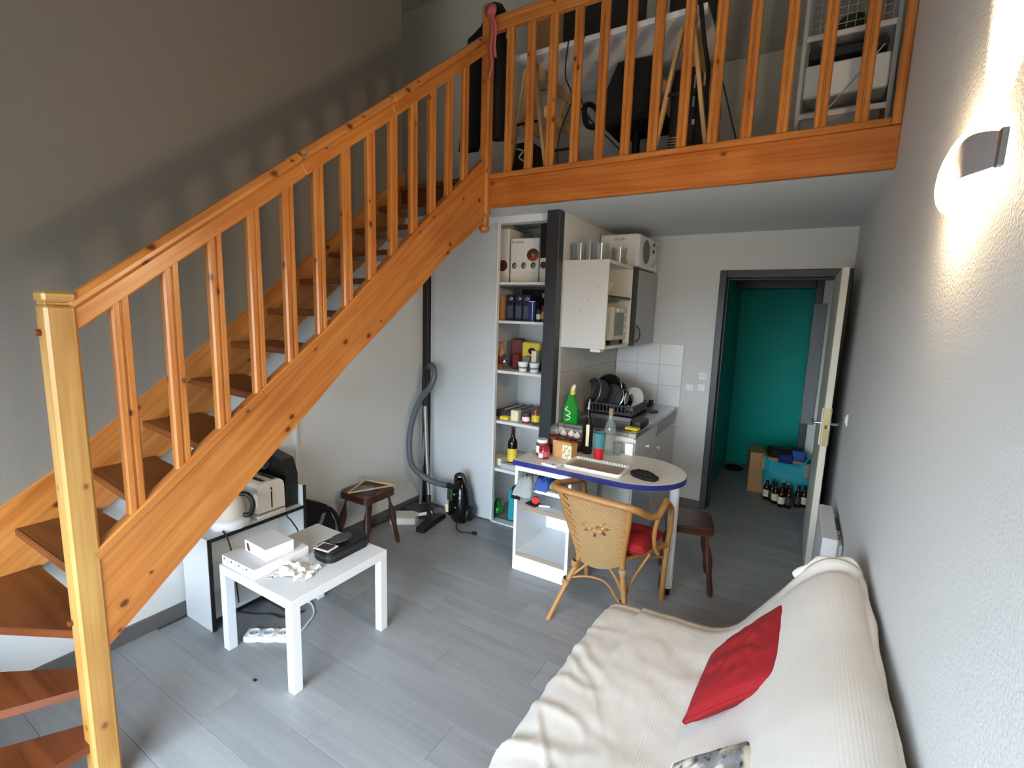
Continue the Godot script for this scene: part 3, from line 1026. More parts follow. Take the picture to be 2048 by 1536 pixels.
func sofa() -> void:
	var at := Vector3(-0.2, 0, -0.95)
	var t := thing("sofa", "sofa bed along the right wall, hidden under a white throw", "sofa", at)
	var b := MB.new(at)
	b.bx(Vector3(-0.62, 0.1, -2.0), Vector3(-0.12, 0.43, 0.2), 0.03)
	part("seat", b, "throw_under", t)
	b = MB.new(at)
	b.prism(V2([-0.11, 0.12, 0.24, 0.12, 0.265, 0.82, 0.22, 0.865, 0.17, 0.86, 0.09, 0.79, -0.03, 0.60, -0.11, 0.43]), 2.2, T(Vector3(0, 0, -2.0)))
	part("backrest", b, "throw_under", t)
	for x in [-0.55, 0.15]:
		for z in [-1.9, 0.1]:
			b = MB.new(at)
			b.bx(Vector3(x, 0, z), Vector3(x + 0.05, 0.11, z + 0.05), 0.004)
			part("foot", b, "black", t)
	# the throw: one cloth laid over seat, back and far end
	var pr := [Vector2(-0.685, 0.06), Vector2(-0.68, 0.2), Vector2(-0.675, 0.34), Vector2(-0.66, 0.43), Vector2(-0.62, 0.462), Vector2(-0.53, 0.472), Vector2(-0.4, 0.475), Vector2(-0.27, 0.475), Vector2(-0.18, 0.49), Vector2(-0.11, 0.535), Vector2(-0.04, 0.63), Vector2(0.04, 0.755), Vector2(0.11, 0.845), Vector2(0.165, 0.893), Vector2(0.215, 0.905), Vector2(0.26, 0.885), Vector2(0.285, 0.82), Vector2(0.29, 0.7), Vector2(0.293, 0.5), Vector2(0.295, 0.3)]
	var c := Curve2D.new()
	for i in pr.size():
		var d: Vector2 = (pr[mini(i + 1, pr.size() - 1)] - pr[maxi(i - 1, 0)]) / 6.0
		c.add_point(pr[i], -d, d)
	var prof := c.tessellate_even_length(4, 0.016)
	var n1 := noise(21, 2.2, 4)
	var n2 := noise(22, 5.0, 3)
	var zs := []
	for i in 9: zs.append([-2.085 - 0.004 * (8 - i), 0.10 + 0.9 * i / 8.0])   # the far end, hanging down
	var z := -2.07
	while z < 0.22:
		zs.append([z, 1.0])
		z += 0.016
	var P := []
	for zi in zs:
		var row := []
		for s in prof.size():
			var q: Vector2 = prof[s]
			var f: float = zi[1]
			var zz: float = zi[0]
			var nrm := Vector2.UP
			if s > 0 and s < prof.size() - 1:
				var d: Vector2 = (prof[s + 1] - prof[s - 1]).normalized()
				nrm = Vector2(-d.y, d.x)
			var top := clampf((q.y - 0.2) / 0.2, 0.0, 1.0)
			var sl := float(s) * 0.016
			var calm := 1.0 if q.x < -0.1 else 0.45
			var hgt := calm * (0.010 * n1.get_noise_2d(sl * 0.6, zz) + 0.006 * (0.3 - absf(n1.get_noise_2d(sl * 0.9 + zz * 0.6, 40.0 + zz * 0.9 - sl * 0.3))))
			# long soft folds: from the near front edge towards the valley, and fans at the far corner
			for fo in [[0.50, -0.95, -0.22, 0.022, 0.016], [0.62, -1.12, -0.30, 0.03, 0.018], [0.55, -1.45, -0.1, 0.02, 0.010], [0.48, -1.75, 0.55, 0.025, 0.012], [0.60, -1.62, 0.75, 0.02, 0.008], [0.85, -1.1, 0.9, 0.02, 0.008], [0.42, -1.9, 0.25, 0.02, 0.012], [0.72, -1.30, 0.1, 0.02, 0.009], [0.5, -0.7, -0.4, 0.03, 0.014]]:
				var du: float = (zz - fo[1]) - fo[2] * (sl - fo[0]) - 0.05 * n1.get_noise_2d(sl * 1.2 + fo[0] * 9, 3.0)
				var win := exp(-pow((sl - fo[0]) / 0.28, 2.0))
				hgt += 0.6 * fo[4] * win * (exp(-pow(du / fo[3], 2.0)) - 0.45 * exp(-pow((du + fo[3] * 1.6) / fo[3], 2.0)))
			# the hem rolled over the far end of the back
			var ridge := exp(-pow((q.x - 0.19) / 0.12, 2.0)) if q.y > 0.6 else 0.0
			hgt += ridge * (0.024 * exp(-pow((zz + 2.02) / 0.025, 2.0)) - 0.012 * exp(-pow((zz + 1.965) / 0.02, 2.0)) + 0.006 * sin(zz * 9.0 + sl * 3.0))
			if q.x > 0.26: hgt += 0.008 * n2.get_noise_2d(zz * 1.4, q.y * 0.6)
			var y := q.y + nrm.y * hgt * top
			# corners sag at the far end
			var sag := 0.03 * exp(-pow((zz + 2.07) / 0.05, 2.0)) + (0.02 * exp(-pow((zz + 1.9) / 0.3, 2.0)) if q.x < -0.5 else 0.0)
			y -= sag * top * clampf(q.y / 0.5, 0.0, 1.0)
			var x := minf(q.x + nrm.x * hgt, XR - 0.004)
			if f < 1.0:
				y = minf(y, 0.08 + (y - 0.08) * f)
				zz += 0.012 * sin(sl * 22.0) * (1.0 - f)
			row.append(Vector3(x, maxf(y, 0.03), zz))
		P.append(row)
	b = MB.new()
	b.surf(P, 2.3, 1.6, Vector3(0.1, -0.2, -1.0))
	var tr := one("sofa_throw", b, "throw", "creased white ribbed throw draped over the whole sofa", "throw")
	# its surplus, bunched between the back and the wall, and the hem rolled over the far end
	for s in 2:
		var path := []
		var rad := []
		if s == 0:
			for i in 46:
				var v := i / 45.0
				path.append(Vector3(0.266 + 0.005 * sin(v * 17.0), 0.872 - 0.03 * v + 0.012 * n2.get_noise_1d(v * 2.0), lerpf(-1.99, 0.15, v)))
				rad.append(0.016 + 0.006 * n1.get_noise_1d(v * 3.0) + 0.002 * sin(v * 60.0))
		else:
			for i in 25:
				var q := prof[int(lerpf(prof.size() * 0.645, prof.size() * 0.78, i / 24.0))]
				path.append(Vector3(q.x, q.y + 0.006, -2.04 + 0.01 * sin(i * 0.7)))
				rad.append(0.014 + 0.005 * sin(i * 0.9))
		b = MB.new()
		b.tube(path, rad, 12)
		part("bunched_edge" if s == 0 else "rolled_hem", b, "throw", tr)
	# red cushion leaning on the back
	pillow4("red_cushion", "flat red cushion leaning on the white sofa back", "red_cloth", [Vector3(-0.185, 0.535, -1.42), Vector3(0.07, 0.74, -1.50), Vector3(0.072, 0.765, -1.92), Vector3(-0.155, 0.545, -1.77)], 0.075)
	pillow4("marbled_cushion", "grey and cream marbled cushion at the near end of the sofa", "marbled", [Vector3(-0.19, 0.53, -0.82), Vector3(0.06, 0.68, -0.98), Vector3(0.03, 0.66, -1.335), Vector3(-0.168, 0.625, -1.16)], 0.10)

func pillow(called: String, label: String, m: String, at: Vector3, ax: Vector3, ay: Vector3, thick: float) -> void:
	pillow4(called, label, m, [at - ax / 2 - ay / 2, at + ax / 2 - ay / 2, at + ax / 2 + ay / 2, at - ax / 2 + ay / 2], thick)

func pillow4(called: String, label: String, m: String, q: Array, thick: float) -> void:
	var at: Vector3 = (q[0] + q[1] + q[2] + q[3]) / 4.0
	var nn: Vector3 = ((q[2] - q[0]) as Vector3).cross(q[3] - q[1]).normalized()
	if nn.y < 0: nn = -nn
	var nz := noise(called.length(), 3.0, 2)
	var on := func(u: float, w: float) -> Vector3:
		var eu := u * (1.0 - 0.05 * (1 - w * w)) * 0.5 + 0.5
		var ew := w * (1.0 - 0.05 * (1 - u * u)) * 0.5 + 0.5
		return (q[0] as Vector3).lerp(q[1], eu).lerp((q[3] as Vector3).lerp(q[2], eu), ew) - at
	var b := MB.new()
	for s in [1.0, -1.0]:
		var P := []
		for i in 33:
			var row := []
			for j in 33:
				var u := i / 16.0 - 1.0
				var w := j / 16.0 - 1.0
				var h := thick * 0.5 * pow((1.0 - pow(absf(u), 2.6)) * (1.0 - pow(absf(w), 2.6)), 0.42) + 0.005
				h += 0.012 * nz.get_noise_2d(u * 0.8, w * 0.8) * (1 - u * u) * (1 - w * w)
				row.append(on.call(u, w) + nn * s * h)
			P.append(row)
		b.surf(P, 0.4, 0.4, nn * -s * 10.0)
	var e := []
	for k in [[-1, -1, 1, -1], [1, -1, 1, 1], [1, 1, -1, 1], [-1, 1, -1, -1]]:
		for i in 12: e.append(on.call(lerpf(k[0], k[2], i / 12.0), lerpf(k[1], k[3], i / 12.0)))
	e.append(e[0])
	var o := thing(called, label, "cushion", at)
	part("cover", b, m, o)
	b = MB.new()
	b.tube(e, 0.007, 8, false)
	part("piping", b, m, o)

func bottle(called: String, label: String, m, at: Vector3, r: float, h: float, neck: float, cap: String, lab: String, group := "", parent_scale := 1.0) -> Node3D:
	var o := thing(called, label, "bottle", at, group)
	var b := MB.new()
	b.lathe([Vector2(0, 0), Vector2(r * 0.92, 0), Vector2(r, 0.006), Vector2(r, h * 0.58), Vector2(r * 0.9, h * 0.66), Vector2(neck * 1.2, h * 0.76), Vector2(neck, h * 0.82), Vector2(neck, h * 0.95), Vector2(0, h * 0.95)], Transform3D(), 20)
	part("glass", b, m, o)
	if cap:
		b = MB.new()
		b.lathe([Vector2(0, h * 0.95), Vector2(neck * 1.15, h * 0.95), Vector2(neck * 1.15, h), Vector2(0, h)], Transform3D(), 14)
		part("cap", b, cap, o)
	if lab:
		b = MB.new()
		b.lathe([Vector2(r + 0.0006, h * 0.16), Vector2(r + 0.0006, h * 0.48)], Transform3D(), 20)
		part("label", b, lab, o)
	return o

func jar(called: String, label: String, m, at: Vector3, r: float, h: float, lid: String, lab: String, group := "", cat := "jar") -> Node3D:
	var o := thing(called, label, cat, at, group)
	var b := MB.new()
	b.lathe([Vector2(0, 0), Vector2(r * 0.9, 0), Vector2(r, 0.006), Vector2(r, h * 0.74), Vector2(r * 0.86, h * 0.82), Vector2(0, h * 0.82)], Transform3D(), 20)
	part("body", b, m, o)
	b = MB.new()
	b.lathe([Vector2(0, h * 0.82), Vector2(r * 0.93, h * 0.82), Vector2(r * 0.93, h * 0.98), Vector2(r * 0.88, h), Vector2(0, h)], Transform3D(), 20)
	part("lid", b, lid, o)
	if lab:
		b = MB.new()
		b.lathe([Vector2(r + 0.0006, h * 0.2), Vector2(r + 0.0006, h * 0.62)], Transform3D(), 20)
		part("label", b, lab, o)
	return o

func closet_things() -> void:
	var k := 0
	for q in [[1.982, 2.002], [1.679, 1.70], [1.275, 1.298], [0.855, 0.879], [0.443, 0.47]]:
		var s := boxy("closet_shelf", Vector3(-2.219, q[0], -3.85), Vector3(-1.646, q[1], -3.295), "white_satin", ["topmost white shelf in the closet, carrying cardboard appliance boxes", "white closet shelf carrying the dark blue pasta boxes", "white closet shelf carrying the yellow packet and cups", "white closet shelf carrying jars and the cutlery tray", "lowest white closet shelf, carrying the dark wine bottle"][k], "shelf", 0.002, "closet shelves")
		s.set_meta("group", "closet shelves")
		k += 1
	# top shelf
	var y := 2.0025
	var a := boxy("appliance_box", Vector3(-2.065, y, -3.72), Vector3(-1.81, y + 0.345, -3.40), "white_warm", "big white appliance carton with a food picture on the closet top shelf", "box", 0.003)
	text("Moulinex", 0.026, M.maroon, a, T(Vector3(-0.066, 0.318, 0.1602)))
	var b := MB.new()
	b.ball(Vector3(0.075, 0.215, 0.16), Vector3(0.055, 0.05, 0.0012), 8, 20)
	part("food_picture", b, "kraft", a)
	b = MB.new()
	b.prism(V2([0.03, 0.19, 0.06, 0.175, 0.10, 0.178, 0.124, 0.205, 0.12, 0.225, 0.10, 0.2, 0.06, 0.19]), 0.0014, T(Vector3(0, 0, 0.16)))
	part("food_picture", b, "red", a)
	for i in 3:
		b = MB.new()
		b.ball(Vector3(-0.09 + 0.085 * i, 0.135, 0.16), Vector3(0.023, 0.026, 0.001), 6, 16)
		part("round_picture", b, "pale_grey", a)
	b = MB.new()
	b.bx(Vector3(0.01, 0.0, 0.1602), Vector3(0.012, 0.1, 0.1604), 0.0)
	part("carton_seam", b, "pale_grey", a)
	a = boxy("small_carton", Vector3(-1.798, y, -3.66), Vector3(-1.70, y + 0.19, -3.40), "white_warm", "smaller white carton with a round red badge beside the big appliance carton", "box", 0.003)
	b = MB.new()
	b.tube([Vector3(-0.018, 0.135, 0.13), Vector3(-0.018, 0.135, 0.1315)], 0.027, 20)
	part("badge", b, "maroon", a)
	a = boxy("white_carton", Vector3(-2.2, y, -3.80), Vector3(-2.09, y + 0.43, -3.41), "white_warm", "tall white carton with a dark red picture at the left end of the top shelf", "box", 0.003)
	b = MB.new()
	b.tube([Vector3(0.0, 0.14, 0.195), Vector3(0.0, 0.14, 0.1965)], 0.045, 20)
	part("picture", b, "maroon", a)
	boxy("black_box", Vector3(-1.81, y + 0.192, -3.70), Vector3(-1.69, y + 0.45, -3.42), "black", "tall black box on the small carton at the right of the top shelf", "box", 0.004)
	boxy("dark_board", Vector3(-2.2, 1.7005, -3.846), Vector3(-1.66, 1.975, -3.83), "charcoal", "dark board standing along the back of the pasta shelf", "board", 0.002)
	# pasta shelf
	y = 1.7005
	k = 0
	for x in [-2.07, -1.99, -1.915]:
		a = boxy("pasta_box", Vector3(x - 0.033, y, -3.50), Vector3(x + 0.033, y + 0.21, -3.42), "blue_box", ["dark blue pasta box with a white oval, leftmost of the three", "dark blue pasta box with a white oval, middle of the three", "dark blue pasta box with a white oval, beside the squat black box"][k], "box", 0.002, "blue pasta boxes")
		b = MB.new()
		b.ball(Vector3(0, 0.178, 0.04), Vector3(0.027, 0.014, 0.001), 6, 18)
		part("oval_badge", b, "paper", a)
		b = MB.new()
		b.ball(Vector3(0, 0.178, 0.041), Vector3(0.018, 0.006, 0.0008), 6, 16)
		part("oval_print", b, "pink", a)
		b = MB.new()
		b.bx(Vector3(-0.026, 0.02, 0.04), Vector3(0.028, 0.12, 0.0405), 0.0)
		part("front_print", b, "slate", a)
		k += 1
	a = boxy("tea_box", Vector3(-1.885, y, -3.46), Vector3(-1.825, y + 0.16, -3.40), "navy_edge", "squat navy box with a white cross line beside the pasta boxes", "box", 0.002)
	b = MB.new()
	b.bx(Vector3(0.004, 0.0, 0.03), Vector3(0.01, 0.158, 0.0305), 0.0)
	b.bx(Vector3(-0.03, 0.155, 0.03), Vector3(0.03, 0.16, 0.0305), 0.0)
	part("white_line", b, "paper", a)
	boxy("white_tag", Vector3(-1.985, 1.90, -3.829), Vector3(-1.915, 1.94, -3.822), "paper", "small white plate on the dark board above the pasta boxes", "plate", 0.001)
	jar("spice_jar", "small green-lidded jar on the pasta shelf", "dark_green", Vector3(-1.80, y, -3.42), 0.02, 0.095, "dark_green", "label_cream")
	jar("coffee_jar", "amber coffee jar at the right end of the pasta shelf", "coffee", Vector3(-1.745, y, -3.42), 0.03, 0.125, "coffee", "kraft")
	boxy("kraft_packet", Vector3(-2.195, y, -3.50), Vector3(-2.13, y + 0.205, -3.40), "kraft", "brown paper packet at the left end of the pasta shelf", "packet", 0.006)
	# packet shelf
	y = 1.2985
	bottle("ketchup_bottle", "squeeze bottle with a red label at the left of the packet shelf", "kraft", Vector3(-2.145, y, -3.42), 0.032, 0.225, 0.012, "bright_red", "bright_red")
	boxy("red_packet", Vector3(-2.13, y, -3.62), Vector3(-2.02, y + 0.25, -3.55), "maroon", "tall dark red packet standing behind the foil bag", "packet", 0.012, "", 12)
	b = MB.new()
	b.ball(Vector3(0, 0.065, 0), Vector3(0.034, 0.065, 0.02), 8, 12)
	a = one("foil_bag", b, "chrome", "shiny foil bag at the front of the packet shelf", "bag")
	a.position = Vector3(-2.085, y, -3.38)
	boxy("brown_packet", Vector3(-2.05, y, -3.52), Vector3(-1.99, y + 0.13, -3.44), "maroon", "small reddish brown packet to the right of the foil bag", "packet", 0.01)
	a = boxy("yellow_packet", Vector3(-2.0, y + 0.005, -3.6), Vector3(-1.83, y + 0.225, -3.52), "yellow", "big yellow packet with a violet emblem on the packet shelf", "packet", 0.008)
	b = MB.new()
	b.ball(Vector3(0.01, 0.15, 0.04), Vector3(0.035, 0.028, 0.0012), 6, 16)
	part("emblem", b, "lilac", a)
	boxy("grey_tub", Vector3(-1.95, y, -3.5), Vector3(-1.88, y + 0.115, -3.44), "mid_grey", "grey tub in front of the yellow packet", "tub", 0.006)
	boxy("cream_carton", Vector3(-1.86, y, -3.48), Vector3(-1.815, y + 0.165, -3.43), "label_cream", "narrow cream carton on the packet shelf", "box", 0.002)
	boxy("olive_carton", Vector3(-1.81, y, -3.56), Vector3(-1.775, y + 0.17, -3.48), "dark_green", "dark olive carton beside the cream carton", "box", 0.002)
	bottle("violet_bottle", "grey and violet bottle at the right end of the packet shelf", "pale_grey", Vector3(-1.735, y, -3.46), 0.03, 0.2, 0.014, "black", "lilac")
	k = 0
	for x in [-1.90, -1.795]:
		var o := thing("paper_cup", ["white dessert pot with dark lettering, the left one of the pair", "white dessert pot with dark lettering, the right one of the pair"][k], "pot", Vector3(x, y, -3.37), "dessert pots")
		b = MB.new()
		b.lathe([Vector2(0, 0), Vector2(0.03, 0), Vector2(0.041, 0.07), Vector2(0.043, 0.072), Vector2(0.043, 0.077), Vector2(0, 0.078)], Transform3D(), 20)
		part("body", b, "paper", o)
		b = MB.new()
		b.lathe([Vector2(0.0345, 0.025), Vector2(0.037, 0.04)], Transform3D(), 20)
		part("print", b, "mid_grey", o)
		k += 1
	# jar shelf
	y = 0.8795
	a = boxy("cutlery_tray", Vector3(-2.2, y, -3.78), Vector3(-1.86, y + 0.06, -3.42), "dark_grey", "dark compartment tray at the back of the jar shelf", "tray", 0.004)
	for i in 4:
		b = MB.new()
		b.bx(Vector3(-0.15 + 0.08 * i, 0.06, -0.17), Vector3(-0.145 + 0.08 * i, 0.075, 0.17), 0.001)
		part("divider", b, "pale_grey", a)
	boxy("white_box", Vector3(-1.995, y, -3.415), Vector3(-1.925, y + 0.088, -3.36), "label_cream", "small white carton on the jar shelf", "box", 0.002)
	boxy("butter_packet", Vector3(-2.09, y, -3.40), Vector3(-2.01, y + 0.03, -3.34), "yellow", "small flat yellow packet at the left of the jar shelf", "packet", 0.004)
	jar("jam_jar", "dark jam jar with a white label on the closet jar shelf", "jam", Vector3(-1.853, y, -3.37), 0.034, 0.083, "dark_grey", "paper")
	jar("mustard_jar", "tall jar with a yellow label on the closet jar shelf", "coffee", Vector3(-1.762, y, -3.37), 0.038, 0.125, "coffee", "yellow")
	jar("pickle_jar", "grey-lidded jar behind the mustard jar", "mid_grey", Vector3(-1.70, y, -3.48), 0.035, 0.11, "pale_grey", "")
	# bottle shelf and closet floor
	y = 0.4705
	bottle("wine_bottle", "dark wine bottle with a yellow label on the lowest closet shelf", "wine_glass", Vector3(-1.99, y, -3.40), 0.042, 0.345, 0.014, "maroon", "yellow")
	boxy("yellow_box", Vector3(-2.19, y, -3.5), Vector3(-2.08, y + 0.06, -3.36), "label_cream", "pale yellow box at the left of the lowest closet shelf", "box", 0.003)
	boxy("lilac_tray", Vector3(-2.05, y, -3.38), Vector3(-1.9, y + 0.045, -3.31), "pale_grey", "pale grey packet lying in front of the wine bottle", "packet", 0.004)
	boxy("cyan_packet", Vector3(-2.0, 0.004, -3.42), Vector3(-1.9, 0.27, -3.37), "bag_cyan", "tall light blue packet on the closet floor", "packet", 0.006)
	b = MB.new()
	b.ball(Vector3(0, 0.045, 0), Vector3(0.055, 0.045, 0.09), 6, 7)
	b.ball(Vector3(-0.01, 0.085, -0.02), Vector3(0.03, 0.05, 0.05), 5, 6)
	a = one("green_bag", b, "green_plastic", "green plastic bag on the closet floor behind the door", "bag")
	a.position = Vector3(-2.145, 0.001, -3.44)

func kitchen() -> void:
	# base cabinets under the steel worktop
	var at := Vector3(-1.235, 0, -3.96)
	var t := thing("base_cabinet", "white kitchenette base unit with knobbed doors against the tiled wall", "cabinet", at)
	var b := MB.new(at)
	b.bx(Vector3(-1.53, 0.0, ZB + 0.013), Vector3(-0.945, 0.905, -3.312), 0.002)
	part("body", b, "white_warm", t)
	b = MB.new(at)
	b.bx(Vector3(-0.945, 0.70, -3.88), Vector3(-0.929, 0.90, -3.315), 0.003)
	var d := part("door", b, "white_satin", t)
	b = MB.new(at)
	b.bx(Vector3(-0.945, 0.03, -3.88), Vector3(-0.929, 0.695, -3.315), 0.003)
	var d2 := part("door", b, "white_satin", t)
	b = MB.new(at)
	b.bx(Vector3(-0.945, 0.03, ZB + 0.02), Vector3(-0.929, 0.80, -3.885), 0.003)
	var d3 := part("door", b, "white_satin", t)
	for q in [[d, 0.79, -3.60], [d3, 0.70, -3.94], [d3, 0.78, -4.54], [d2, 0.62, -3.84]]:
		b = MB.new(at)
		b.lathe([Vector2(0, 0), Vector2(0.008, 0), Vector2(0.006, 0.012), Vector2(0.014, 0.02), Vector2(0.014, 0.027), Vector2(0, 0.029)], Transform3D(Basis(Vector3(0, 0, 1), -PI / 2), Vector3(-0.929, q[1], q[2])), 14)
		part("knob", b, "white_gloss", q[0])
	b = MB.new(at)
	b.bx(Vector3(-0.947, 0.82, ZB + 0.02), Vector3(-0.926, 0.90, -3.9), 0.002)
	part("control_panel", b, "pale_grey", t)
	# worktop with sink and hob
	var wt := thing("worktop", "stainless steel kitchenette worktop with a sink and a hob", "worktop", Vector3(-1.235, 0.906, -3.96))
	at = wt.position
	b = MB.new(at)
	b.bx(Vector3(-1.535, 0.906, ZB + 0.013), Vector3(-0.924, 0.944, -3.80), 0.005)
	b.bx(Vector3(-1.535, 0.906, -3.80), Vector3(-1.48, 0.944, -3.306), 0.005)
	b.bx(Vector3(-0.985, 0.906, -3.80), Vector3(-0.924, 0.944, -3.306), 0.005)
	b.bx(Vector3(-1.48, 0.906, -3.36), Vector3(-0.985, 0.944, -3.306), 0.005)
	part("steel_top", b, "steel", wt)
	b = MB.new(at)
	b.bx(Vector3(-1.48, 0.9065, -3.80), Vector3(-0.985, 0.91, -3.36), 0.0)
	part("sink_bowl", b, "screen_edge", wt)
	for z in [-4.2, -4.45]:
		b = MB.new(at)
		b.lathe([Vector2(0, 0), Vector2(0.08, 0), Vector2(0.08, 0.008), Vector2(0.06, 0.012), Vector2(0, 0.012)], T(Vector3(-1.08 if z > -4.3 else -1.2, 0.9445, z)), 24)
		part("hotplate", b, "black", wt)
	b = MB.new()
	b.lathe([Vector2(0, 0), Vector2(0.022, 0), Vector2(0.02, 0.04), Vector2(0, 0.042)], Transform3D(), 14)
	var o := one("black_stopper", b, "black", "small black cap standing on the hob by the tiles", "cap")
	o.position = Vector3(-1.135, 0.957, -4.47)
	# washing-up
	b = MB.new()
	b.prism(V2([-0.052, 0, 0.052, 0, 0.056, 0.01, 0.056, 0.09, 0.05, 0.13, 0.026, 0.18, 0.02, 0.22, -0.02, 0.22, -0.026, 0.18, -0.05, 0.13, -0.056, 0.09, -0.056, 0.01]), 0.062, T(Vector3(0, 0, -0.031)))
	o = one("detergent_bottle", b, "green_plastic", "bright green washing-up bottle with a white scrawl and a tilted pale cap", "bottle")
	o.position = Vector3(-1.44, 0.945, -3.34)
	b = MB.new()
	b.lathe([Vector2(0.019, 0), Vector2(0.019, 0.028)], T(Vector3(0, 0.22, 0)), 14)
	part("yellow_collar", b, "yellow", o)
	b = MB.new()
	b.tube(spline([Vector3(0, 0.225, 0), Vector3(0.002, 0.265, 0), Vector3(0.012, 0.285, 0), Vector3(0.022, 0.292, 0)], 4), [0.016, 0.016, 0.016, 0.016, 0.016, 0.016, 0.015, 0.015, 0.014, 0.013, 0.011, 0.009, 0.006], 12)
	part("cap", b, "label_cream", o)
	b = MB.new()
	b.tube(spline([Vector3(-0.02, 0.13, 0.032), Vector3(-0.04, 0.105, 0.032), Vector3(-0.015, 0.095, 0.032), Vector3(0.0, 0.075, 0.032), Vector3(-0.03, 0.06, 0.032), Vector3(0.0, 0.05, 0.032), Vector3(-0.01, 0.03, 0.032), Vector3(-0.035, 0.025, 0.032)], 6), 0.004, 6)
	part("white_scrawl", b, "paper", o)
	# drying rack with pots
	var ra := thing("dish_rack", "dark grey slotted plastic dish rack standing over the sink", "dish rack", Vector3(-1.31, 0.945, -4.0))
	var rx := 0.205
	var rz := 0.2
	b = MB.new()
	b.bx(Vector3(-rx, 0.012, -rz), Vector3(rx, 0.022, rz), 0.004)
	part("tray", b, "dark_grey", ra)
	b = MB.new()
	for y in [0.022, 0.082]:
		for s in [-1, 1]:
			b.bx(Vector3(-rx, y, s * rz - 0.006), Vector3(rx, y + 0.014, s * rz + 0.006), 0.003)
			b.bx(Vector3(s * rx - 0.006, y, -rz), Vector3(s * rx + 0.006, y + 0.014, rz), 0.003)
	part("rim", b, "dark_grey", ra)
	for i in 14:
		var x := -rx + 2 * rx * i / 13.0
		for s in [-1, 1]:
			b = MB.new()
			b.bx(Vector3(x - 0.005, 0.03, s * rz - 0.004), Vector3(x + 0.005, 0.09, s * rz + 0.004), 0.001)
			part("slat", b, "dark_grey", ra)
	for i in 12:
		var z := -rz + 2 * rz * i / 11.0
		b = MB.new()
		b.bx(Vector3(rx - 0.004, 0.03, z - 0.005), Vector3(rx + 0.004, 0.09, z + 0.005), 0.001)
		part("slat", b, "dark_grey", ra)
	var pan := func(called: String, label: String, pos: Vector3, rot: Vector3, r: float, dep: float, m: String, handle: Array):
		var q := thing(called, label, "pan", pos)
		q.rotation_degrees = rot
		var c := MB.new()
		c.lathe([Vector2(0, 0), Vector2(r * 0.9, 0), Vector2(r, 0.012), Vector2(r, dep), Vector2(r + 0.006, dep + 0.003), Vector2(r - 0.004, dep), Vector2(r - 0.004, 0.014), Vector2(r * 0.88, 0.004), Vector2(0, 0.004)], Transform3D(), 32)
		part("bowl", c, m, q)
		c = MB.new()
		c.lathe([Vector2(r + 0.004, dep - 0.003), Vector2(r + 0.008, dep + 0.002), Vector2(r + 0.002, dep + 0.006), Vector2(r - 0.006, dep + 0.002)], Transform3D(), 32)
		part("rim", c, "steel" if m != "black_gloss" else "dark_grey", q)
		if handle:
			c = MB.new()
			c.tube(handle, 0.009, 8)
			part("handle", c, "black", q)
	pan.call("saucepan", "large upturned dark saucepan with a bright steel rim leaning in the dish rack", Vector3(-1.43, 1.10, -3.93), Vector3(75, -18, 15), 0.115, 0.1, "dark_grey", [])
	pan.call("frying_pan", "black frying pan standing behind the saucepan", Vector3(-1.40, 1.12, -4.09), Vector3(78, -10, 0), 0.125, 0.045, "black", [])
	pan.call("skillet", "steel rimmed pan leaning in the middle of the dish rack", Vector3(-1.325, 1.07, -3.98), Vector3(70, -32, -14), 0.105, 0.03, "screen_edge", [Vector3(0, 0.004, 0), Vector3(0, -0.03, 0)])
	pan.call("grey_pan", "dull grey pan standing upright in the rack, right of the steel rimmed pan", Vector3(-1.30, 1.075, -4.10), Vector3(80, -35, 0), 0.11, 0.04, "mid_grey", [])
	pan.call("small_pot", "small glossy black pot lying on its side in the dish rack", Vector3(-1.225, 1.05, -4.0), Vector3(72, -25, 0), 0.08, 0.075, "black_gloss", [])
	for i in 2:
		var q := thing("plate", ["white dinner plate standing at the right of the dish rack", "pale dinner plate leaning just behind the front plate"][i], "plate", Vector3(-1.165 - 0.03 * i, 1.06, -4.02 - 0.01 * i), "dinner plates")
		q.rotation_degrees = Vector3(80, 0, -68)
		b = MB.new()
		b.lathe([Vector2(0, 0), Vector2(0.06, 0), Vector2(0.07, 0.006), Vector2(0.108, 0.014), Vector2(0.106, 0.018), Vector2(0.068, 0.01), Vector2(0, 0.006)], Transform3D(), 32)
		part("dish", b, "cream" if i else "white_gloss", q)
	boxy("sponge", Vector3(-1.035, 0.945, -3.44), Vector3(-0.935, 0.965, -3.38), "yellow", "yellow sponge on the front edge of the steel worktop", "sponge", 0.006, "", -6)
	b = MB.new()
	b.prism(rrect(0.1, 0.2, 0.03, 5), 0.045, SY(0.0))
	o = one("black_tub", b, "black", "black tub standing behind the yellow sponge", "tub")
	o.position = Vector3(-0.985, 0.945, -3.585)
	# wall cabinet
	at = Vector3(-1.37, 1.523, -3.95)
	t = thing("wall_cabinet", "white wall cabinet with an open niche, a dark edge strip and one grey door", "cabinet", at)
	b = MB.new(at)
	b.bx(Vector3(-1.546, 1.523, -3.318), Vector3(-1.196, 2.157, -3.298), 0.002)
	part("end_panel", b, "cabinet_white", t)
	b = MB.new(at)
	b.bx(Vector3(-1.546, 2.135, -3.995), Vector3(-1.198, 2.157, -3.318), 0.002)
	part("top_panel", b, "white_warm", t)
	b = MB.new(at)
	b.bx(Vector3(-1.546, 1.523, -3.995), Vector3(-1.198, 1.545, -3.318), 0.002)
	part("bottom_panel", b, "white_warm", t)
	b = MB.new(at)
	b.bx(Vector3(-1.546, 1.54, -3.86), Vector3(-1.535, 2.14, -3.318), 0.0)
	part("back_panel", b, "white_warm", t)
	b = MB.new(at)
	b.bx(Vector3(-1.535, 1.893, -3.86), Vector3(-1.21, 1.912, -3.318), 0.002)
	part("shelf", b, "white_warm", t)
	b = MB.new(at)
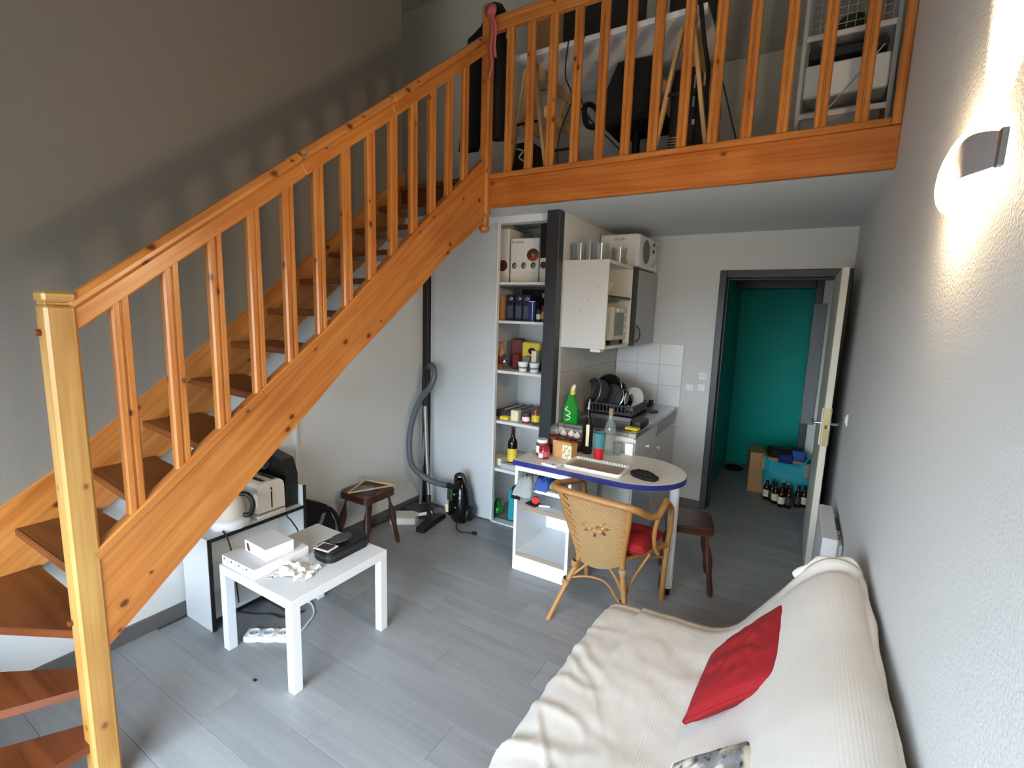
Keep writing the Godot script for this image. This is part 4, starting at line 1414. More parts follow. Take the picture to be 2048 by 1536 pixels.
	b.bx(Vector3(-1.21, 1.893, -3.86), Vector3(-1.203, 1.912, -3.318), 0.001)
	part("shelf_edge", b, "black", t)
	b = MB.new(at)
	b.bx(Vector3(-1.546, 1.523, -3.995), Vector3(-1.198, 2.157, -3.86), 0.002)
	part("divider", b, "white_warm", t)
	b = MB.new(at)
	b.bx(Vector3(-1.198, 1.523, -3.99), Vector3(-1.19, 2.157, -3.862), 0.001)
	part("dark_strip", b, "black", t)
	b = MB.new(at)
	b.bx(Vector3(-1.546, 1.523, ZB + 0.012), Vector3(-1.212, 2.157, -3.995), 0.002)
	part("body", b, "black", t)
	b = MB.new(at)
	b.bx(Vector3(-1.212, 1.525, ZB + 0.014), Vector3(-1.194, 2.15, -3.995), 0.003)
	d = part("door", b, "pale_grey", t)
	b = MB.new(at)
	b.tube(spline([Vector3(-1.194, 1.55, -4.03), Vector3(-1.165, 1.58, -4.028), Vector3(-1.158, 1.62, -4.026), Vector3(-1.165, 1.66, -4.024), Vector3(-1.194, 1.69, -4.022)], 5), 0.006, 8)
	part("handle", b, "charcoal", d)
	for q in [[-1.27, 1.965], [-1.345, 1.87], [-1.405, 1.79]]:
		b = MB.new(at)
		b.bx(Vector3(q[0], q[1], -3.2982), Vector3(q[0] + 0.016, q[1] + 0.004, -3.2972), 0.0)
		part("chip", b, "mid_grey", t)
	boxy("under_light", Vector3(-1.32, 1.497, -3.42), Vector3(-1.24, 1.5225, -3.33), "white_gloss", "small white light fitting under the wall cabinet", "light", 0.006)
	# small oven in the niche
	at = Vector3(-1.34, 1.5455, -3.66)
	t = thing("small_oven", "small cream oven with a grey glass door in the cabinet niche", "oven", at)
	for q in [[-1.46, -3.82], [-1.25, -3.82], [-1.46, -3.52], [-1.25, -3.52]]:
		b = MB.new(at)
		b.bx(Vector3(q[0] - 0.012, 1.5455, q[1] - 0.012), Vector3(q[0] + 0.012, 1.58, q[1] + 0.012), 0.002)
		part("foot", b, "black", t)
	b = MB.new(at)
	b.bx(Vector3(-1.50, 1.58, -3.852), Vector3(-1.225, 1.835, -3.49), 0.006)
	part("casing", b, "cream", t)
	b = MB.new(at)
	b.bx(Vector3(-1.225, 1.585, -3.76), Vector3(-1.212, 1.83, -3.495), 0.003)
	d = part("door", b, "cream", t)
	b = MB.new(at)
	b.bx(Vector3(-1.213, 1.615, -3.74), Vector3(-1.2105, 1.79, -3.535), 0.001)
	part("glass", b, "oven_glass", d)
	b = MB.new(at)
	b.bx(Vector3(-1.212, 1.80, -3.70), Vector3(-1.195, 1.82, -3.56), 0.004)
	part("handle", b, "white_gloss", d)
	for y in [1.65, 1.71, 1.77]:
		b = MB.new(at)
		b.lathe([Vector2(0, 0), Vector2(0.014, 0), Vector2(0.012, 0.014), Vector2(0, 0.015)], Transform3D(Basis(Vector3(0, 0, 1), -PI / 2), Vector3(-1.225, y, -3.80)), 14)
		part("knob", b, "white_gloss", t)
	b = MB.new()
	b.lathe([Vector2(0, 0), Vector2(0.06, 0), Vector2(0.1, 0.09), Vector2(0.105, 0.1), Vector2(0.1, 0.1), Vector2(0.058, 0.006), Vector2(0, 0.006)], Transform3D(), 24)
	o = one("mixing_bowl", b, "cream", "cream bowl in the upper cabinet niche", "bowl")
	o.position = Vector3(-1.36, 1.9125, -3.60)
	# big oven on the cabinet
	at = Vector3(-1.36, 2.158, -4.24)
	t = thing("countertop_oven", "big white countertop oven with a round dark window on the wall cabinet", "oven", at)
	b = MB.new(at)
	b.bx(Vector3(-1.525, 2.165, -4.52), Vector3(-1.20, 2.43, -3.95), 0.012)
	part("casing", b, "white_gloss", t)
	b = MB.new(at)
	b.bx(Vector3(-1.2, 2.168, -4.515), Vector3(-1.188, 2.427, -3.955), 0.006)
	d = part("door", b, "white_gloss", t)
	b = MB.new(at)
	b.tube([Vector3(-1.19, 2.305, -4.16), Vector3(-1.186, 2.305, -4.16)], 0.098, 32)
	part("round_window", b, "screen_glass", d)
	b = MB.new(at)
	b.tube(spline([Vector3(-1.186, 2.41, -4.38), Vector3(-1.17, 2.36, -4.43), Vector3(-1.165, 2.305, -4.445), Vector3(-1.17, 2.25, -4.43), Vector3(-1.186, 2.2, -4.38)], 5), 0.007, 8)
	part("handle", b, "pale_grey", d)
	for y in [2.33, 2.385]:
		b = MB.new(at)
		b.tube([Vector3(-1.188, y, -4.36), Vector3(-1.178, y, -4.36)], 0.016 if y < 2.35 else 0.011, 14)
		part("knob", b, "dark_grey", t)
	for k in 2:
		b = MB.new(at)
		for j in 2: b.bx(Vector3(-1.40 + 0.05 * k, 2.395 - 0.012 * j, -3.9505), Vector3(-1.365 + 0.05 * k, 2.40 - 0.012 * j, -3.949), 0.0)
		part("vent", b, "mid_grey", t)
	# clear tubs
	var k := 0
	for q in [[-1.47, -3.40, 0.055, 0.13], [-1.41, -3.44, 0.04, 0.155], [-1.32, -3.43, 0.065, 0.125], [-1.24, -3.62, 0.06, 0.115]]:
		b = MB.new()
		b.lathe([Vector2(0, 0), Vector2(q[2] * 0.85, 0), Vector2(q[2], q[3]), Vector2(q[2] - 0.003, q[3]), Vector2(q[2] * 0.85 - 0.003, 0.004), Vector2(0, 0.004)], Transform3D(), 24)
		o = one("clear_tub", b, "clear_tub", ["clear plastic tub at the left end of the cabinet top", "tallest narrow clear tub on the cabinet top", "wide clear plastic tub in front of the big oven", "clear tub at the front edge of the cabinet top"][k], "tub", "clear plastic tubs")
		o.position = Vector3(q[0], 2.158, q[1])
		k += 1
	b = MB.new()
	b.ball(Vector3(0, 0.03, 0), Vector3(0.035, 0.03, 0.05), 8, 12)
	o = one("bread_roll", b, "kraft", "small brown bun on the cabinet top beside the big oven", "bun")
	o.position = Vector3(-1.25, 2.158, -3.74)
	# sockets and switch on the back wall
	k = 0
	for q in [[-0.829, 1.13], [-0.731, 1.14], [-0.723, 1.247]]:
		t = thing("wall_socket", ["white wall socket nearest the tiles", "white wall socket nearest the doorway, below the switch", "white light switch above the sockets"][k], "socket" if k < 2 else "switch", Vector3(q[0], q[1], ZB))
		b = MB.new()
		b.bx(Vector3(-0.037, -0.035, 0), Vector3(0.037, 0.035, 0.009), 0.004)
		part("plate", b, "white_gloss", t)
		b = MB.new()
		if k < 2:
			b.lathe([Vector2(0.024, 0), Vector2(0.024, 0.012), Vector2(0.02, 0.012), Vector2(0.018, 0.006), Vector2(0, 0.006)], T(Vector3.ZERO, Vector3(90, 0, 0)), 18)
			part("socket_ring", b, "white_satin", t)
		else:
			b.bx(Vector3(-0.02, -0.02, 0.009), Vector3(0.02, 0.02, 0.014), 0.002)
			part("rocker", b, "white_satin", t)
		k += 1

func dining() -> void:
	# table
	var at := Vector3(-1.0, 0, -3.0)
	var t := thing("dining_table", "white half-round peninsula table with a navy blue edge", "table", at)
	var pts := PackedVector2Array([Vector2(-1.57, -3.30), Vector2(-1.57, -2.69)])
	for i in 25:
		var a := -PI / 2 + PI * i / 24.0
		pts.append(Vector2(-0.85 + 0.338 * cos(a), -2.995 - 0.305 * sin(a)))
	var b := MB.new(at)
	b.prism(pts, 0.034, SY(0.7575))
	part("edge_band", b, "navy_edge", t)
	var inner := Geometry2D.offset_polygon(pts, -0.0015)[0]
	b = MB.new(at)
	b.prism(inner, 0.036, SY(0.7565))
	part("tabletop", b, "white_warm", t)
	b = MB.new(at)
	b.tube([Vector3(-0.575, 0.05, -3.01), Vector3(-0.575, 0.757, -3.01)], 0.03, 20)
	var lg := part("leg", b, "white_gloss", t)
	b = MB.new(at)
	b.tube([Vector3(-0.575, 0.0, -3.01), Vector3(-0.575, 0.05, -3.01)], 0.02, 16)
	part("leg_foot", b, "black", lg)
	b = MB.new(at)
	b.tube([Vector3(-0.60, 0.7925, -3.14), Vector3(-0.60, 0.7935, -3.14)], 0.007, 12)
	part("screw_cap", b, "mid_grey", t)
	# white unit under it
	at = Vector3(-1.357, 0, -2.96)
	t = thing("white_shelf_unit", "white open shelf unit under the left end of the table", "shelf unit", at)
	for q in [["side_panel", -1.565, 0.0, -1.543, 0.756], ["side_panel", -1.172, 0.0, -1.15, 0.756], ["top_bar", -1.543, 0.715, -1.172, 0.756], ["plinth", -1.543, 0.0, -1.172, 0.107]]:
		b = MB.new(at)
		b.bx(Vector3(q[1], q[2], -3.20 if q[0] != "plinth" else -2.735), Vector3(q[3], q[4], -2.717), 0.002)
		part(q[0], b, "white_gloss", t)
	b = MB.new(at)
	b.bx(Vector3(-1.543, 0.0, -3.20), Vector3(-1.172, 0.756, -3.18), 0.0)
	part("back_panel", b, "white_gloss", t)
	for q in [[0.587, 0.614, true], [0.449, 0.477, false], [0.107, 0.135, false]]:
		b = MB.new(at)
		b.bx(Vector3(-1.543, q[0], -3.18), Vector3(-1.172, q[1], -2.722), 0.001)
		var sh := part("shelf", b, "white_gloss", t)
		b = MB.new(at)
		b.bx(Vector3(-1.543, q[0], -2.722), Vector3(-1.172, q[1], -2.7175), 0.001)
		part("raw_edge", b, "white_gloss" if q[2] else "particle", sh)
	# clothes stuffed in the top niche, hanging out
	var nz := noise(55, 2.6, 3)
	var cl := func(called: String, label: String, m: String, c: Vector3, sx: float, sz: float, hh: float, droop: float):
		var q := MB.new()
		var P := []
		for i in 21:
			var row := []
			for j in 17:
				var u := i / 10.0 - 1.0
				var w := j / 8.0 - 1.0
				var n := nz.get_noise_3d(u * 0.7 + c.x * 9, w * 0.7, c.z)
				var y := (1.0 - 0.8 * maxf(pow(absf(u), 3.0), pow(absf(w), 3.0))) * hh * (0.62 + 0.25 * n + 0.45 * absf(nz.get_noise_3d(u * 1.6, w * 1.3 + 5.0, c.x * 7.0)))
				var z := w * sz
				if w > 0.3: y -= droop * pow((w - 0.3) / 0.7, 1.5)
				row.append(Vector3(u * sx * (1 + 0.2 * n), y, z))
			P.append(row)
		q.surf(P, 1, 1, Vector3(0, -1, 0))
		var o := one(called, q, m, label, "clothing")
		o.position = c
	cl.call("grey_cloth", "grey green cloth spilling out of the top niche at its left", "grey_cloth", Vector3(-1.475, 0.6155, -2.77), 0.065, 0.13, 0.095, 0.06)
	cl.call("black_cloth", "black cloth tip hanging over the left edge of the top niche", "black_cloth", Vector3(-1.525, 0.60, -2.69), 0.035, 0.03, 0.03, 0.07)
	cl.call("blue_shirt", "blue garment in the middle of the top niche", "blue_cloth", Vector3(-1.375, 0.6155, -2.81), 0.055, 0.10, 0.095, 0.02)
	cl.call("pale_cloth", "pale grey cloth lying to the right in the top niche", "grey_cloth", Vector3(-1.275, 0.6155, -2.83), 0.06, 0.08, 0.07, 0.0)
	cl.call("navy_cloth", "dark blue cloth at the right end of the top niche", "navy_edge", Vector3(-1.21, 0.6155, -2.78), 0.033, 0.05, 0.04, 0.0)
	var o := boxy("black_wallet", Vector3(-1.49, 0.4775, -2.81), Vector3(-1.40, 0.4875, -2.74), "black", "flat black case on the narrow shelf under the red clip", "case", 0.003, "", -15)
	b = MB.new()
	b.tube([Vector3(0, 0.025, -0.012), Vector3(0, 0.025, 0.012)], 0.025, 18)
	o = one("red_clip", b, "bright_red", "bright red round clip lying on the black case", "clip")
	o.position = Vector3(-1.43, 0.488, -2.775)
	o.rotation_degrees.y = 20
	b = MB.new()
	b.tube([Vector3(-0.03, 0.008, 0.01), Vector3(0.04, 0.008, -0.012)], 0.007, 8)
	o = one("white_lighter", b, "white_gloss", "small white stick lying beside the red clip", "stick")
	o.position = Vector3(-1.365, 0.478, -2.77)
	# things on the table
	var y := 0.793
	jar("spread_jar", "white and brown spread jar at the left of the table", "coffee", Vector3(-1.46, y, -2.90), 0.042, 0.115, "white_gloss", "paper")
	jar("cherry_jar", "pink glass jam jar in front of the spread jar", "jam", Vector3(-1.415, y, -2.845), 0.037, 0.085, "jam", "pink")
	b = MB.new()
	b.bx(Vector3(-0.022, 0.01, 0.0), Vector3(0.008, 0.04, 0.0005), 0.0)
	o = one("bar_label", b, "paper", "small white label leaning on the pink jam jar", "label")
	o.position = Vector3(-1.415, y, -2.806)
	jar("dark_jar", "dark red jar behind the spread jar", "maroon", Vector3(-1.43, y, -3.02), 0.045, 0.12, "maroon", "")
	var bx := boxy("biscuit_box", Vector3(-1.385, y, -2.99), Vector3(-1.235, y + 0.105, -2.91), "kraft", "open orange carton with an olive branch picture on the table", "box", 0.002, "", -6)
	b = MB.new()
	b.bx(Vector3(0.005, 0.002, 0.0402), Vector3(0.074, 0.098, 0.0408), 0.0)
	var pp := part("picture_panel", b, "label_cream", bx)
	for i in 14:
		b = MB.new()
		var a := TAU * i / 14.0
		b.ball(Vector3(0.04 + 0.022 * cos(a) * (0.7 + 0.3 * (i % 3)), 0.05 + 0.034 * sin(a) * (0.7 + 0.3 * (i % 2)), 0.0408), Vector3(0.008, 0.0025, 0.0006), 5, 8, Basis(Vector3(0, 0, 1), a))
		part("leaf_print", b, "dark_green", pp)
	b = MB.new()
	b.bx(Vector3(-0.075, 0.1, 0.037), Vector3(0.07, 0.118, 0.04), 0.0)
	part("flap", b, "kraft", bx)
	bottle("oil_bottle", "tall dark oil bottle with a cream label strip on the table", "wine_glass", Vector3(-1.225, y, -3.14), 0.04, 0.335, 0.015, "", "")
	b = MB.new()
	b.bx(Vector3(0.004, 0.06, 0.0385), Vector3(0.027, 0.215, 0.0415), 0.0)
	o = one("oil_label", b, "label_cream", "narrow cream label strip on the dark oil bottle", "label")
	o.position = Vector3(-1.225, y, -3.14)
	b = MB.new()
	b.tube([Vector3(0, 0.31, 0), Vector3(0, 0.35, 0), Vector3(0.006, 0.385, 0.0)], [0.014, 0.008, 0.004], 10)
	o = one("pourer", b, "steel", "metal pourer on top of the dark oil bottle", "pourer")
	o.position = Vector3(-1.225, y + 0.006, -3.14)
	var tu := thing("tumbler", "two-tone tumbler, teal above and red below, on the table", "tumbler", Vector3(-1.095, y, -3.03))
	b = MB.new()
	b.lathe([Vector2(0, 0), Vector2(0.029, 0), Vector2(0.035, 0.085)], Transform3D(), 24)
	part("red_base", b, "bright_red", tu)
	b = MB.new()
	b.lathe([Vector2(0.035, 0.085), Vector2(0.044, 0.19), Vector2(0.041, 0.19), Vector2(0.033, 0.09), Vector2(0, 0.088)], Transform3D(), 24)
	part("teal_top", b, "teal", tu)
	var gb := thing("glass_bottle", "clear glass bottle with a cork behind the tumbler", "bottle", Vector3(-1.085, y, -3.21))
	b = MB.new()
	b.lathe([Vector2(0, 0), Vector2(0.04, 0), Vector2(0.043, 0.01), Vector2(0.043, 0.17), Vector2(0.034, 0.215), Vector2(0.016, 0.25), Vector2(0.014, 0.29)], Transform3D(), 24)
	part("glass", b, "clear_green", gb)
	b = MB.new()
	b.lathe([Vector2(0, 0.28), Vector2(0.015, 0.28), Vector2(0.016, 0.33), Vector2(0, 0.33)], Transform3D(), 14)
	part("cork", b, "particle", gb)
	b = MB.new()
	b.lathe([Vector2(0, 0), Vector2(0.03, 0), Vector2(0.036, 0.09), Vector2(0.033, 0.09), Vector2(0.028, 0.006), Vector2(0, 0.006)], Transform3D(), 24)
	o = one("drinking_glass", b, "clear_tub", "empty clear drinking glass near the worktop end panel", "glass")
	o.position = Vector3(-1.035, y, -3.235)
	boxy("white_card", Vector3(-0.985, y, -3.275), Vector3(-0.93, y + 0.085, -3.262), "paper", "white card standing against the base unit end panel", "card", 0.001)
	var tr := thing("serving_tray", "cream rectangular tray with a lattice rim and brown stripes on the table", "tray", Vector3(-1.04, y, -2.855))
	b = MB.new()
	b.prism(rrect(0.38, 0.225, 0.03, 5), 0.006, SY(0.0))
	part("base", b, "cream", tr)
	b = MB.new()
	b.prism(rrect(0.325, 0.17, 0.012, 4), 0.0015, SY(0.006))
	part("centre", b, "tan", tr)
	for i in 5:
		b = MB.new()
		b.bx(Vector3(-0.155, 0.0075, -0.07 + 0.035 * i - 0.003), Vector3(0.155, 0.0082, -0.07 + 0.035 * i + 0.001), 0.0)
		part("stripe", b, "coffee", tr)
	b = MB.new()
	var rim := []
	for q in rrect(0.375, 0.22, 0.03, 5): rim.append(Vector3(q.x, 0.014, q.y))
	rim.append(rim[0])
	b.tube(rim, 0.009, 8, false)
	part("rim", b, "white_gloss", tr)
	for i in 18:
		b = MB.new()
		var x := -0.16 + 0.02 * i
		b.beam(Vector3(x, 0.022, -0.10), Vector3(x + 0.01, 0.016, -0.094), 0.003, 0.003, Vector3.UP, 0.0)
		part("lattice_mark", b, "mid_grey", tr)
	b = MB.new()
	b.prism(V2([-0.09, -0.02, -0.05, -0.05, 0.02, -0.055, 0.085, -0.03, 0.09, 0.02, 0.04, 0.05, -0.04, 0.05, -0.085, 0.025]), 0.022, SY(0.0))
	b.prism(V2([-0.06, -0.015, 0.0, -0.038, 0.06, -0.02, 0.06, 0.015, 0.0, 0.034, -0.055, 0.02]), 0.036, SY(0.0))
	o = one("black_pouch", b, "black_cloth", "black folded pouch at the round end of the table", "pouch")
	o.position = Vector3(-0.735, y, -2.86)
	o.rotation_degrees.y = -22
	var tc := boxy("tissue_packet", Vector3(-1.36, y, -2.785), Vector3(-1.25, y + 0.014, -2.70), "paper", "small white tissue packet at the table edge beside the tray", "packet", 0.003, "", -8)
	b = MB.new()
	b.bx(Vector3(0.02, 0.014, 0.02), Vector3(0.04, 0.0145, 0.035), 0.0)
	part("print", b, "lilac", tc)
	# vegetable basket
	var ba := thing("vegetable_basket", "dark basket of vegetables at the back of the table against the closet post", "basket", Vector3(-1.395, y, -3.19))
	b = MB.new()
	b.bx(Vector3(-0.12, 0, -0.085), Vector3(0.12, 0.006, 0.085), 0.002)
	b.bx(Vector3(-0.12, 0, -0.085), Vector3(-0.114, 0.045, 0.085), 0.002)
	b.bx(Vector3(0.114, 0, -0.085), Vector3(0.12, 0.045, 0.085), 0.002)
	b.bx(Vector3(-0.12, 0, 0.079), Vector3(0.12, 0.035, 0.085), 0.002)
	part("tray", b, "dark_wood", ba)
	b = MB.new()
	b.bx(Vector3(-0.12, 0.085, -0.085), Vector3(0.12, 0.09, 0.06), 0.002)
	for s in [-1, 1]: b.bx(Vector3(s * 0.118 - 0.003, 0, -0.08), Vector3(s * 0.118 + 0.003, 0.09, -0.07), 0.001)
	part("upper_tray", b, "dark_wood", ba)
	var k := 0
	for q in [[-0.06, 0.03, 0.036], [0.0, 0.045, 0.04], [0.065, 0.035, 0.036]]:
		b = MB.new()
		b.ball(Vector3(0, q[2] * 0.9, 0), Vector3(q[2], q[2] * 0.9, q[2]), 8, 14)
		o = one("onion", b, "onion", ["brown onion at the left of the vegetable basket", "brown onion in the middle of the vegetable basket", "brown onion at the right of the vegetable basket"][k], "onion", "onions")
		o.position = ba.position + Vector3(q[0], 0.0065, q[1])
		k += 1
	k = 0
	for q in [[-0.08, 0.0], [-0.03, 0.02], [0.025, 0.0], [0.08, 0.02]]:
		b = MB.new()
		b.lathe([Vector2(0, 0), Vector2(0.02, 0), Vector2(0.028, 0.012), Vector2(0.026, 0.022), Vector2(0.01, 0.036), Vector2(0.004, 0.046), Vector2(0, 0.046)], Transform3D(), 14)
		o = one("garlic", b, "garlic", ["garlic bulb at the left end of the basket's upper tier", "second garlic bulb from the left on the upper tier", "third garlic bulb from the left on the upper tier", "garlic bulb at the right end of the basket's upper tier"][k], "garlic", "garlic bulbs")
		o.position = ba.position + Vector3(q[0], 0.0905, q[1])
		k += 1
	b = MB.new()
	b.ball(Vector3(0, 0.04, 0), Vector3(0.035, 0.045, 0.03), 7, 9)
	o = one("plastic_bag", b, "clear_tub", "crumpled clear plastic bag on the basket beside the closet post", "bag")
	o.position = Vector3(-1.475, y + 0.0905, -3.12)
	rattan_chair()
	# stools
	stool("dark turned wooden stool in the corner under the stairs, with a hanger on it", Vector3(-2.64, 0, -2.40), 0.0, 0.44)
	stool("dark turned wooden stool behind the table leg", Vector3(-0.515, 0, -3.245), 14.0, 0.45)

func stool(label: String, at: Vector3, turn: float, h: float) -> void:
	var t := thing("stool", label, "stool", at, "dark wooden stools")
	t.rotation_degrees.y = turn
	var b := MB.new()
	b.prism(rrect(0.30, 0.30, 0.05, 5), 0.04, SY(h - 0.052))
	b.prism(rrect(0.29, 0.29, 0.05, 5), 0.012, SY(h - 0.012))
	part("seat", b, "dark_wood", t)
	for x in [-1, 1]:
		for z in [-1, 1]:
			b = MB.new()
			var a := Vector3(x * 0.155, 0, z * 0.155)
			var c := Vector3(x * 0.105, h - 0.05, z * 0.105)
			var P := []
			var R := []
			for i in 17:
				var s := i / 16.0
				P.append(a.lerp(c, s))
				R.append(0.013 + 0.011 * pow(sin(PI * clampf((s - 0.05) * 1.15, 0, 1)), 2.0) + 0.005 * sin(s * PI * 4.0))
			b.tube(P, R, 14)
			part("leg", b, "dark_wood", t)

func rattan_chair() -> void:
	var at := Vector3(-0.86, 0, -2.68)
	var t := thing("rattan_chair", "woven rattan armchair seen from behind, pushed up to the table", "chair", at)
	var TL := Vector3(-1.085, 0.775, -2.41)
	var TR := Vector3(-0.685, 0.752, -2.44)
	var BL := Vector3(-0.985, 0.365, -2.50)
	var BR := Vector3(-0.735, 0.395, -2.53)
	var RL := Vector3(-1.10, 0, -2.35)
	var RR := Vector3(-0.695, 0, -2.54)
	var FR := Vector3(-0.586, 0, -2.92)
	var FL := Vector3(-1.09, 0, -2.92)
	var tube := func(called: String, pts: Array, r, sides := 12) -> Node:
		var q := MB.new(at)
		q.tube(pts, r, sides)
		return part(called, q, "rattan_pole", t)
	# back frame, legs and arms
	tube.call("leg", spline([TL, TL.lerp(BL, 0.5) + Vector3(-0.008, 0, -0.01), BL + Vector3(-0.004, 0, 0), Vector3(-1.02, 0.24, -2.445), RL], 6), 0.0165)
	tube.call("leg", spline([TR, TR.lerp(BR, 0.5), BR, Vector3(-0.722, 0.24, -2.535), RR], 6), 0.0175)
	tube.call("leg", spline([Vector3(-0.565, 0.715, -2.74), Vector3(-0.553, 0.64, -2.84), Vector3(-0.56, 0.5, -2.88), Vector3(-0.573, 0.35, -2.89), FR], 6), 0.0165)
	tube.call("leg", spline([Vector3(-1.10, 0.735, -2.76), Vector3(-1.115, 0.66, -2.85), Vector3(-1.11, 0.5, -2.88), Vector3(-1.10, 0.35, -2.89), FL], 6), 0.0165)
	tube.call("top_rail", spline([Vector3(-1.13, 0.79, -2.46), TL + Vector3(-0.03, 0.008, 0.0), TL.lerp(TR, 0.33) + Vector3(0, 0.004, 0.012), TL.lerp(TR, 0.66) + Vector3(0, 0.002, 0.012), TR + Vector3(0.02, -0.004, 0), Vector3(-0.61, 0.682, -2.56), Vector3(-0.577, 0.672, -2.62)], 6), 0.0205, 14)
	tube.call("armrest", spline([Vector3(-0.577, 0.672, -2.62), Vector3(-0.567, 0.70, -2.68), Vector3(-0.565, 0.718, -2.745)], 6), 0.020, 14)
	tube.call("armrest", spline([Vector3(-1.13, 0.79, -2.46), Vector3(-1.135, 0.76, -2.58), Vector3(-1.115, 0.745, -2.68), Vector3(-1.10, 0.735, -2.76)], 6), 0.020, 14)
	tube.call("inner_post", spline([Vector3(-0.577, 0.66, -2.63), Vector3(-0.60, 0.55, -2.66), Vector3(-0.60, 0.45, -2.69), Vector3(-0.585, 0.40, -2.72)], 6), 0.013)
	tube.call("inner_post", spline([Vector3(-1.125, 0.74, -2.56), Vector3(-1.10, 0.6, -2.62), Vector3(-1.08, 0.42, -2.68)], 6), 0.013)
	# seat ring and braces
	tube.call("seat_rail", [BL, Vector3(-1.095, 0.39, -2.89)], 0.0145)
	tube.call("seat_rail", [BR, Vector3(-0.57, 0.39, -2.885)], 0.0145)
	tube.call("seat_rail", [Vector3(-1.095, 0.39, -2.89), Vector3(-0.57, 0.39, -2.885)], 0.0145)
	tube.call("seat_rail", [BL, BR], 0.0145)
	tube.call("stretcher", spline([Vector3(-1.035, 0.235, -2.44), Vector3(-0.93, 0.262, -2.48), Vector3(-0.82, 0.245, -2.51), Vector3(-0.75, 0.15, -2.53), Vector3(-0.717, 0.12, -2.535)], 6), 0.007, 8)
	tube.call("brace", [Vector3(-1.02, 0.245, -2.445), Vector3(-0.90, 0.36, -2.52)], 0.009, 8)
	tube.call("brace", spline([Vector3(-0.715, 0.17, -2.54), Vector3(-0.76, 0.27, -2.53), Vector3(-0.835, 0.37, -2.52)], 5), 0.009, 8)
	tube.call("brace", spline([Vector3(-0.715, 0.17, -2.55), Vector3(-0.69, 0.26, -2.62), Vector3(-0.63, 0.385, -2.72)], 5), 0.009, 8)
	tube.call("brace", [Vector3(-0.578, 0.30, -2.90), Vector3(-0.715, 0.385, -2.64)], 0.008, 8)
	# bindings
	for q in [Vector3(-1.035, 0.222, -2.437), Vector3(-0.717, 0.13, -2.536), Vector3(-0.73, 0.33, -2.532), Vector3(-0.574, 0.36, -2.892), Vector3(-1.0, 0.33, -2.475)]:
		var w := MB.new(at)
		w.lathe([Vector2(0.018, -0.022), Vector2(0.0215, -0.018), Vector2(0.0215, 0.018), Vector2(0.018, 0.022)], T(q, Vector3(12, 0, -14 if q.x < -0.9 else 4)), 14)
		part("binding", w, "rattan", t)
	# woven back
	for s in [0.0, 0.010]:
		var P := []
		for i in 25:
			var row := []
			var v := i / 24.0
			for j in 29:
				var u := j / 28.0
				var bot := BL.lerp(BR, u) + Vector3(0, -0.03 - 0.03 * sin(PI * u), 0)
				var p := TL.lerp(TR, u).lerp(bot, v)
				p.z += 0.03 * sin(PI * u) * sin(PI * (0.25 + 0.6 * v)) - s
				row.append(p)
			P.append(row)
		var w := MB.new(at)
		w.surf(P, 0.42, 0.40, Vector3(-0.85, 0.5, -2.9 if s == 0.0 else -1.9))
		part("woven_back", w, "rattan", t)
	# woven flower and band on the back
	for k in 8:
		var a := TAU * k / 8.0
		var w := MB.new(at)
		var c := Vector3(-0.875, 0.60, -2.432)
		w.ball(c + Vector3(cos(a) * 0.045, sin(a) * 0.026, 0.0), Vector3(0.036, 0.009, 0.006), 6, 10, Basis(Vector3(0, 0, 1), atan2(sin(a) * 0.6, cos(a))))
		part("flower_petal", w, "rattan_light", t)
	for q in [[TL, TR, 0.035], [TL, BL, 0.0], [TR, BR, 0.0]]:
		for k in 9:
			var u := 0.08 + 0.84 * k / 8.0
			if q[2] > 0: continue
			var w := MB.new(at)
			var p: Vector3 = (q[0] as Vector3).lerp(q[1], u)
			var side := 1.0 if q[0] == TL else -1.0
			w.tube([p + Vector3(0, 0.012, 0.012), p + Vector3(side * 0.036, -0.012, 0.016)], 0.005, 6)
			part("lacing", w, "rattan_pole", t)
	var w := MB.new(at)
	var S := []
	for i in 9:
		var row := []
		for j in 9:
			var u := j / 8.0
			var v := i / 8.0
			row.append(BL.lerp(BR, u).lerp(Vector3(-1.095, 0.39, -2.89).lerp(Vector3(-0.57, 0.39, -2.885), u), v) + Vector3(0, 0.012 - 0.012 * sin(PI * u) * sin(PI * v), 0))
		S.append(row)
	w.surf(S, 0.4, 0.4, Vector3(-0.85, -1, -2.7))
	part("woven_seat", w, "rattan", t)
	pillow("seat_cushion", "red seat cushion on the rattan chair", "red_cloth", Vector3(-0.805, 0.462, -2.70), Vector3(0.40, 0.0, -0.03), Vector3(0.03, 0.0, -0.32), 0.11)

